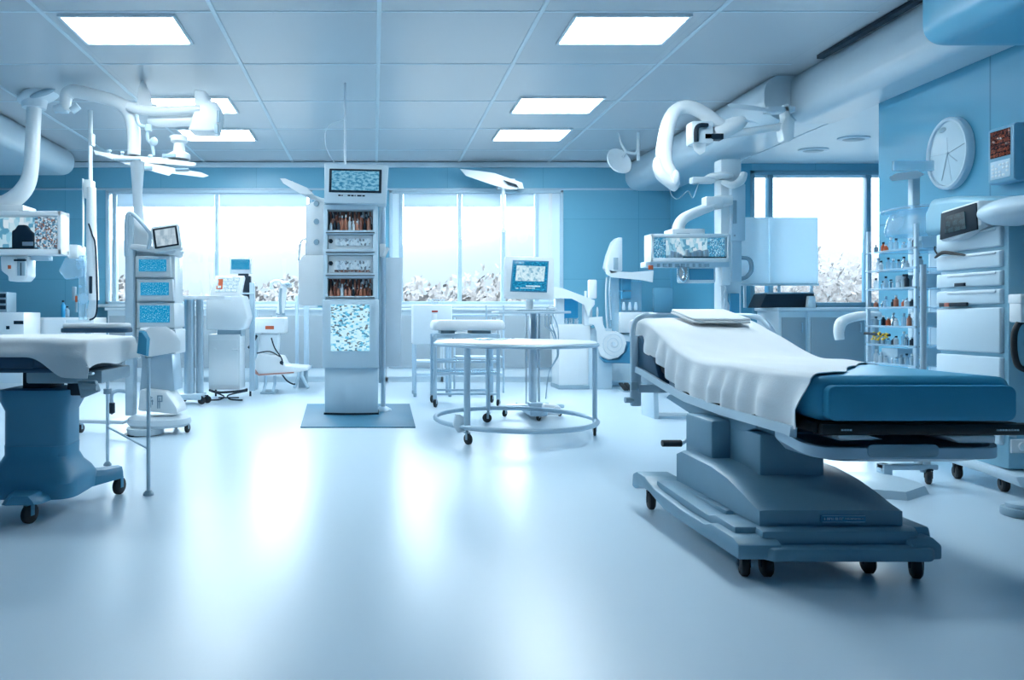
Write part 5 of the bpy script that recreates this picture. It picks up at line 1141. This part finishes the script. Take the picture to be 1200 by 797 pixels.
# bottles on the back counter right of the window
for i, (x, h, m) in enumerate(((665, 14, 'clear'), (670, 18, 'clear'), (676, 12, 'grey'), (682, 16, 'dark'), (687, 13, 'clear'), (660, 11, 'milky'))):
    pass
for i, x in enumerate((720, 726)):
    o = thing('foot_pedal', (PX(x + 1, 11), 10.6, 0), 'black foot pedal on the floor below the scroll shaped head, %s of two' % ('left', 'right')[i], 'pedal')
    MB().lohi((PX(x - 2, 11), 10.5, 0), (PX(x + 3, 11), 10.75, .03), .008).build('base', 'grey', o)
    MB(at((PX(x + .5, 11), 10.62, .07), 0, .35)).lohi((-.035, -.13, -.015), (.035, .13, .015), .012).build('treadle', 'black', o)

# ================================================================== alcove
D = 9.82
zt = 1.291
bk_ = thing('equipment_case', (PX(917, D), D, zt), 'low black sloped case standing on the white alcove worktop', 'case')
MB().prism([(PX(884, D), zt), (PX(891, D), PZ(345, D)), (PX(894, D), PZ(343.5, D)), (PX(946, D), PZ(343.5, D)), (PX(950, D), zt)], 'XZ', D - .15, D + .18, .008).build('shell', 'dark', bk_)
MB().prism([(PX(892, D), PZ(345, D)), (PX(893, D), PZ(343, D)), (PX(946, D), PZ(343, D)), (PX(946, D), PZ(344.5, D))], 'XZ', D - .16, D + .18, .002).build('lid_edge', 'grey', bk_)
tag(MB().prism([(PX(935, D), zt), (PX(936.5, D), PZ(347.5, D)), (PX(944, D), PZ(347.5, D)), (PX(945, D), zt)], 'XZ', D - .22, D - .162, .008).build('paper_cup', 'paler', base=(PX(940, D), D - .2, zt)), 'small white square cup in front of the black case on the alcove worktop', 'cup')
sw = thing('privacy_screen', (PX(911, D), 10.08, zt), 'white two panel board standing on the worktop against the alcove window', 'board')
for a, b_ in ((866, 899.5), (900.5, 957)): MB().lohi((PX(a, 10.08), 10.04, PZ(332, 10.08)), (PX(b_, 10.08), 10.08, PZ(255, 10.08)), .008).build('board', 'board', sw)
for x in (872, 912, 950): MB().lohi((PX(x - 1.5, 10.08), 10.05, zt), (PX(x + 1.5, 10.08), 10.075, PZ(330, 10.08)), .004).build('leg', 'wtrim', sw)
MB().lohi((PX(866, 10.08), 10.02, PZ(335, 10.08)), (PX(957, 10.08), 10.085, PZ(332, 10.08)), .004).build('bottom_rail', 'wtrim', sw)
for i, (x, y) in enumerate(((6.15, 8.75), (6.02, 9.35))):
    o = thing('ceiling_vent', (x, y, AZ), 'oval dark vent in the alcove ceiling, %s of two' % ('nearer', 'farther')[i], 'vent')
    MB().lathe((x, y, AZ - .02), [(0, .0), (.17, 0), (.20, .008), (.20, .019), (0, .019)], 28, 'Z', (1.0, .6)).build('rim', 'pale', o)
    MB().lathe((x, y, AZ - .03), [(0, 0), (.12, 0), (.14, .008), (0, .011)], 28, 'Z', (1.0, .55)).build('grille', 'grey', o)

# ================================================================== right wall
yy = 6.36; zz = PZ(180, yy)
ck = thing('wall_clock', (XR, yy, zz), 'large pale oval wall clock with thin hands on the right wall', 'clock')
def ov(x0, x1, a, b_): return [[(x, yy + a * math.cos(t_), zz + b_ * math.sin(t_)) for t_ in [2 * PI * i / 48 for i in range(48)]] for x in (x0, x1)]
L = ov(XR - .004, XR - .06, .235, .335) + ov(XR - .075, XR - .075, .224, .32)[:1] + ov(XR - .07, XR - .07, .206, .30)[:1] + ov(XR - .05, XR - .05, .202, .295)[:1]
MB().hull(L).build('rim', 'pale', ck)
MB().hull(ov(XR - .045, XR - .052, .202, .295)).build('face', M.setdefault('face', mat('clock_face', (.55, .70, .78), .2, var=.1, scale=3)), ck)
MB().ell((XR - .05, yy + .06, zz + .235), (.012, .045, .025), 16).build('emblem', 'grey', ck)
hn = MB()
for a, l0, l1, w_ in ((15, .02, .19, .006), (-105, .0, .25, .006), (-42, 0, .14, .006), (175, 0, .2, .003), (92, 0, .15, .003), (-80, .0, .27, .003)):
    a = math.radians(a); hn.cyl((XR - .056, yy - l0 * math.cos(a), zz + l0 * math.sin(a)), (XR - .056, yy - l1 * math.cos(a), zz + l1 * math.sin(a)), w_ * .5, n=6)
hn.lathe((XR - .056, yy, zz), [(0, -.006), (.012, -.006), (.012, .006), (0, .006)], 12, 'X').build('hand', 'grey', ck)
y0, y1 = 5.62, 5.86; z0, z1 = 2.28, 2.76
wp = thing('wall_panel', (XR, (y0 + y1) / 2, (z0 + z1) / 2), 'grey blue control panel with a dark red screen on the right wall, nearer than the clock', 'control panel')
MB().prism([(XR - .13, z0 + .02), (XR - .13, z1 - .02), (XR - .11, z1), (XR - .003, z1), (XR - .003, z0), (XR - .11, z0)], 'XZ', y0, y1, .012).build('housing', M.setdefault('panelblue', mat('panel_blue', (.20, .42, .56), .35)), wp)
MB().lohi((XR - .138, y0 + .03, z0 + .22), (XR - .128, y1 - .03, z1 - .035), .003).build('screen', 'ui_amber', wp)
kp = MB(); kp.lohi((XR - .136, y0 + .03, z0 + .04), (XR - .128, y1 - .03, z0 + .19), .003); kpo = kp.build('keypad', 'pale', wp)
ks = MB()
for i in range(5):
    for j in range(4):
        if (i * 7 + j * 3) % 5: ks.lohi((XR - .142, y0 + .042 + i * .033, z0 + .055 + j * .03), (XR - .135, y0 + .042 + i * .033 + .02, z0 + .055 + j * .03 + .018), .002)
ks.build('key', 'white', kpo)

# anaesthesia workstation
X0, X1, Y0_, Y1_ = 4.10, 4.85, 4.43, 4.97
an = thing('anaesthesia_workstation', ((X0 + X1) / 2, (Y0_ + Y1_) / 2, 0), 'tall pale drawer workstation with a dark screen under a rounded hood at the right edge', 'workstation')
zc = PZ(258, Y0_)
MB().lohi((X0 + .02, Y0_, .16), (X1, Y1_, zc), .02).build('carcass', M.setdefault('work', mat('workstation_blue', (.30, .55, .68), .35, var=.04)), an)
edges = [zc - .02, PZ(290, Y0_), PZ(314, Y0_), PZ(336, Y0_), PZ(358, Y0_), PZ(417, Y0_), .30]
for a, b_ in zip(edges, edges[1:]):
    f = MB().lohi((X0 - .008, Y0_ + .03, b_ + .012), (X0 + .03, Y1_ + .0, a - .012), .012, 3).build('drawer', 'pale', an)
    if a - b_ < .3: MB().lohi((X0 - .016, Y0_ + .06, a - .035), (X0 - .004, Y1_ - .1, a - .02), .004).build('drawer_pull', 'paler', f)
MB().lohi((X0 - .02, 4.72, PZ(334, 4.8) - .012), (X0 - .006, 4.80, PZ(334, 4.8) + .012), .002).lohi((X0 - .02, 4.70, PZ(357, 4.8) - .014), (X0 - .006, 4.93, PZ(357, 4.8) + .014), .002).build('drawer_label', 'dark', an)
MB().lohi((X0 - .023, 4.84, PZ(357, 4.8) - .014), (X0 - .017, 4.88, PZ(357, 4.8) + .014), .001).build('red_label', M.setdefault('lred', mat('dull_red', (.42, .12, .08), .5)), an)
# hood: screen bay and the big rounded cover
hd = MB(); hd.hull([[(x, y, z) for x, z in rrect(.72, zh, .05, 5, X0 + .40, zc + zh / 2 - .02)] for y, zh in ((Y0_ - .02, .10), (4.6, .20), (4.9, .26), (5.08, .27), (5.12, .20))])
hd.build('hood', M['work'], an, angle=50)
MB().ell((X0 + .05, 4.40, zc + .055), (.17, .24, .095), 24).ell((X0 + .30, 4.40, zc + .06), (.4, .2, .10), 24).build('rounded_cover', 'pale', an)
MB().prism([(4.53, zc - .02), (4.55, zc + .15), (4.85, zc + .12), (4.86, zc - .09), (4.7, zc - .09)], 'YZ', X0 - .07, X0 + .06, .012).build('screen_housing', 'paler', an)
MB().prism([(4.55, zc - .045), (4.56, zc + .135), (4.84, zc + .105), (4.85, zc - .08)], 'YZ', X0 - .08, X0 - .068, .003).build('bezel', 'dark', an)
MB().prism([(4.63, zc - .03), (4.64, zc + .09), (4.79, zc + .075), (4.80, zc - .045)], 'YZ', X0 - .086, X0 - .079).build('screen', 'ui_dark', an)
# lower plinth with curved skirt
MB().prism([(4.30, .075), (4.34, .14), (4.6, .17), (5.0, .19), (5.0, .13), (4.6, .11)], 'YZ', X0 - .02, X1, .01).build('skirt', 'pale', an)
for p in ((X0 + .06, 4.86), (X0 + .06, 4.50), (X1 - .1, 4.86), (X1 - .1, 4.50)): caster(an, p, .05, .04, 1.2, 'dark', top=.16)
MB().lohi((X0 + .03, Y0_ - .012, .27), (X0 + .16, Y0_ + .002, .36), .004).lathe((X0 + .10, Y0_ - .015, .315), [(.0, -.01), (.03, -.01), (.03, .01), (0, .01)], 14, 'Y').build('socket', 'white', an)
MB().lohi((X0 + 0.015, Y0_ - .09, PZ(378, Y0_)), (X0 + 0.155, Y0_ - .003, PZ(352, Y0_)), .012).lohi((X0 + 0.010, Y0_ - .095, PZ(356, Y0_)), (X0 + 0.160, Y0_ - .003, PZ(345, Y0_)), .008).build('suction_jar', 'white', an)
MB().tube([(X0 + 0.075, Y0_ - .05, PZ(376, 4.4)), (X0 + 0.025, Y0_ - .06, PZ(380, 4.4)), (X0 + 0.000, Y0_ - .06, PZ(392, 4.4)), (X0 + 0.000, Y0_ - .06, PZ(412, 4.4)), (X0 + 0.025, Y0_ - .06, PZ(428, 4.4)), (X0 + 0.095, Y0_ - .05, PZ(434, 4.4)), (X0 + 0.135, Y0_, PZ(430, 4.4))], .017, 12, sm=6).build('hose', 'black', an)
# scissors-like tool and trays stuck on the front
tl = MB().tube([(X0 - .03, 4.95, PZ(300, 4.8)), (X0 - .035, 4.88, PZ(295, 4.8)), (X0 - .03, 4.80, PZ(297, 4.8)), (X0 - .03, 4.70, PZ(299, 4.7))], [.006, .014, .012, .006], 10, sm=4).tube([(X0 - .03, 4.93, PZ(296, 4.8)), (X0 - .03, 4.955, PZ(290, 4.8)), (X0 - .03, 4.95, PZ(286, 4.8))], .005, 8, sm=3)
tag(tl.build('clip_tool', 'black', base=(X0 - .02, 4.83, PZ(300, 4.8))), 'thin black tool lying along the upper drawer front of the workstation', 'tool')

# glass shelf rack behind the workstation
RX0, RX1, RY0, RY1 = 4.10, 4.62, 5.16, 5.66
gr = thing('glass_shelf_rack', ((RX0 + RX1) / 2, (RY0 + RY1) / 2, 0), 'clear shelf rack crowded with vials behind the drawer workstation', 'shelf rack')
for x in (RX0, RX1):
    for y in (RY0, RY1): MB().lohi((x - .012, y - .012, 0), (x + .012, y + .012, 1.86), .003).build('upright', 'tubing', gr)
shz = [.45, .78, .93, 1.08, 1.23, 1.38, 1.53, 1.68]
for z in shz: MB().lohi((RX0 - .005, RY0 - .005, z - .006), (RX1 + .005, RY1 + .005, z), .001).lohi((RX0 - .015, RY0 - .015, z - .012), (RX0 - .005, RY1 + .015, z + .006), .002).build('shelf', 'clear', gr)
MB().lohi((RX1 - .01, RY0, .3), (RX1, RY1, 1.8)).build('back_sheet', 'pale', gr)
MB().lathe(((RX0 + RX1) / 2 - .05, (RY0 + RY1) / 2, 1.80), [(0, 0), (.20, 0), (.21, .02), (.21, .05), (.19, .14), (.16, .19), (0, .20)], 28, 'Z', (1, 1.05)).lathe(((RX0 + RX1) / 2 - .05, (RY0 + RY1) / 2, 1.99), [(0, 0), (.24, 0), (.24, .012), (.2, .03), (0, .035)], 28).build('clear_dome', 'clear', gr)
MB().lohi((RX0 + .05, RY0 + .05, .78), (RX1 - .05, RY0 + .1, .92), .004).lohi((RX0 + .05, RY0 + .25, .78), (RX1 - .05, RY1 - .08, .90), .004).build('divider', 'pale', gr)
random.seed(5)
names = ['lowest', 'second', 'third', 'fourth', 'fifth', 'sixth', 'topmost']
for si, z in enumerate(shz[1:]):
    for j in range(9):
        y = RY0 + .035 + .054 * j; h = random.uniform(.05, .11); x = RX0 + random.choice([.03, .05])
        m = random.choice(['clear', 'milky', 'clear', 'grey', 'dark', 'chrome'] + (['amber', 'orange'] if si in (2, 3, 6) else []))
        o = vial('vial', m, 'small vial on the %s vial shelf of the clear rack at right' % names[si], 'vials on the %s shelf of the clear rack' % names[si], h, .017, random.choice(['white', 'dark', 'grey']))
        o.location = (x + .01, y, z + .0006)
for j, (x, y, z) in enumerate(((RX0 + .16, RY0 + .12, 1.38), (RX0 + .16, RY0 + .3, 1.38), (RX0 + .2, RY0 + .2, 1.68), (RX0 + .2, RY0 + .2, 1.08))):
    o = tag(MB().lohi((x, y, z + .001), (x + .2, y + .12, z + .11), .01).build('specimen_box', ('paler', 'grey', 'milky', 'white')[j], base=(x, y, z)), ('pale box on the fifth vial shelf of the clear rack, nearest', 'grey box on the fifth vial shelf of the clear rack', 'cloudy box on the topmost vial shelf of the clear rack', 'white box on the third vial shelf of the clear rack')[j], 'box')
# yellow tags hanging with a dark rod
ry = MB().cyl((RX0 - .05, RY1 - .03, PZ(391, 5.5)), (RX0 - .05, RY0 + .2, PZ(393, 5.3)), .011, n=10).lohi((RX0 - .05, RY0 + .25, PZ(393, 5.4) - .005), (RX0 - .005, RY0 + .28, PZ(393, 5.4) + .012)).build('rod', 'dark', gr)
yt = MB(); random.seed(9)
for i in range(22): yt.box((RX0 - .068, RY0 + .2 + .16 * random.random(), PZ(394, 5.35) + random.uniform(-.035, .035)), (.008, random.uniform(.012, .03), random.uniform(.006, .012)), .001, (random.uniform(-.6, .6), 0, 0))
yt.box((RX0 - .062, RY0 + .28, PZ(394, 5.35)), (.004, .15, .07), .001) if False else None
yt.build('yellow_tag_cluster', 'yellow', ry)
# pole stand with flat foot between bed and workstation
px_, py_ = PX(1082, 4.72), 4.72
po = thing('pole_stand', (px_, py_, 0), 'steel pole stand on a flat pale floor foot between the right bed and the workstation', 'pole stand')
MB().cyl((px_, py_, .08), (px_, py_, PZ(310, py_)), .019).build('pole', 'tubing', po)
ft = MB(); ft.hull([[(x, y, z) for x, y in pts_] for z, pts_ in ((.0, [(3.05, 4.40), (3.05, 4.85), (3.55, 4.80), (3.64, 4.55), (3.62, 4.45), (3.35, 4.28)]), (.05, [(3.07, 4.42), (3.07, 4.84), (3.55, 4.78), (3.63, 4.55), (3.60, 4.46), (3.35, 4.30)]), (.075, [(3.12, 4.5), (3.12, 4.78), (3.5, 4.74), (3.55, 4.58), (3.5, 4.5), (3.35, 4.40)]))])
ft.build('foot', 'pale', po)
MB().lohi((3.5, py_ - .035, .10), (px_ + .08, py_ + .035, .14), .01).lohi((3.5, py_ - .04, .05), (3.56, py_ + .04, .14), .01).build('foot_arm', 'tubing', po)
caster(po, (px_ + .02, py_ - .02), .05, .035, 1.0, 'dark', top=.12)
MB().lohi((3.55, 4.68, .16), (3.95, 4.76, .19), .008).lohi((px_ - .03, 4.69, .13), (px_ + .03, 4.75, .2), .008).build('low_rail', 'milky', po)
# infusion stand with a flat head
D = 6.0; ix = PX(1071, D)
iv = thing('infusion_stand', (ix, D, 0), 'pale infusion stand with a flat lamp head below the wall clock', 'infusion stand')
MB().lohi((ix - .035, D - .03, .06), (ix + .035, D + .03, PZ(204, D)), .012).build('pole', 'pale', iv)
MB().hull([[P(x, y, D + o) for x, y in ((1042, 208), (1050, 203), (1075, 200), (1083, 204), (1076, 209), (1058, 211), (1045, 212))] for o in (-.12, .12)]).build('lamp_head', 'paler', iv)
MB().lohi(P(1048, 200, D - .03), P(1092, 189, D + .0), .006).build('cross_arm', 'clear', iv)
for a in range(5):
    a_ = 2 * PI * a / 5 + .3; MB().lohi((-.02, -.02, 0), (.26, .02, .035), .008) if False else None
    l = MB(at((ix, D, .05), a_)).lohi((0, -.02, -.0), (.26, .02, .035), .008).build('base_leg', 'tubing', iv); caster(iv, (ix + .25 * math.cos(a_), D + .25 * math.sin(a_)), .02, .02, a_, 'grey', top=.055)
# curved white arm rest reaching over the bed side
ar = thing('arm_rest_stand', (PX(1015, 5.9), 5.9, 0), 'white bent arm rest on a post in front of the alcove worktop', 'arm rest')
D = 5.9
MB().tube([P(984, 398, D), P(983, 388, D), P(986, 378, D), P(996, 373, D), P(1012, 370, D), P(1030, 370, D)], [.035, .04, .045, .04, .038, .036], 14, sm=5).build('arm', 'white', ar, angle=60)
MB().cyl((PX(1022, D), D, .03), (PX(1022, D), D, PZ(371, D)), .02).lathe((PX(1022, D), D, 0), [(0, 0), (.16, 0), (.15, .02), (.03, .04), (0, .04)], 24).build('post', 'tubing', ar)
# tall dark edge handle near the window and floor foot at the right edge
fp = thing('floor_pedal', (PX(1195, 3.95), 3.95, 0), 'grey floor pedal at the right edge in front of the workstation', 'pedal')
MB().prism(rrect(.22, .16, .07, 5, PX(1200, 3.95), 3.95), 'XY', 0, .05, .012).build('base', 'grey', fp)
MB().prism(rrect(.18, .11, .05, 5, PX(1200, 3.95), 3.95), 'XY', .05, .075, .01).build('treadle', 'pale', fp)

# ================================================================== camera, light
cam = bpy.data.cameras.new('camera'); co = bpy.data.objects.new('camera', cam); COL.objects.link(co)
cam.sensor_width = 36; cam.lens = F / 1200 * 36; cam.sensor_fit = 'HORIZONTAL'
cam.shift_x = (600 - CX) / 1200; cam.shift_y = -(398.5 - CY) / 1200
co.location = (0, 0, EYE); co.rotation_euler = (PI / 2, 0, 0); cam.clip_start = .05; cam.clip_end = 600
SC.camera = co
w = bpy.data.worlds.new('sky'); SC.world = w; w.use_nodes = True; nt = w.node_tree
bg = nt.nodes['Background']; bg.inputs[0].default_value = (0.84, 0.945, 1.0, 1); bg.inputs[1].default_value = 12.0
for i, (x0, x1, y, z0, z1) in enumerate(((W1[0], W1[1], YB + .35, WZ[0], WZ[1]), (W2[0], W2[1], YB + .35, WZ[0], WZ[1]), (W3[0], W3[1], YA + .35, W3Z[0], W3Z[1]))):
    l = bpy.data.lights.new('window_daylight', 'AREA'); l.shape = 'RECTANGLE'; l.size = x1 - x0; l.size_y = z1 - z0; l.energy = (95, 85, 60)[i]; l.color = (.80, .93, 1.0)
    o = bpy.data.objects.new('window_daylight', l); COL.objects.link(o); o.location = ((x0 + x1) / 2, y, (z0 + z1) / 2); o.rotation_euler = (-PI / 2, 0, 0)
    l.cycles.is_portal = True
SC.view_settings.view_transform = 'Standard'; SC.view_settings.look = 'None'; SC.view_settings.gamma = 1; SC.view_settings.use_curve_mapping = False
SC.view_settings.exposure = 0.24
SC.cycles.max_bounces = 8; SC.cycles.diffuse_bounces = 4; SC.cycles.glossy_bounces = 4; SC.cycles.transparent_max_bounces = 24
SC.cycles.sample_clamp_indirect = 6; SC.cycles.use_denoising = True
SC.cycles.caustics_reflective = False; SC.cycles.caustics_refractive = False
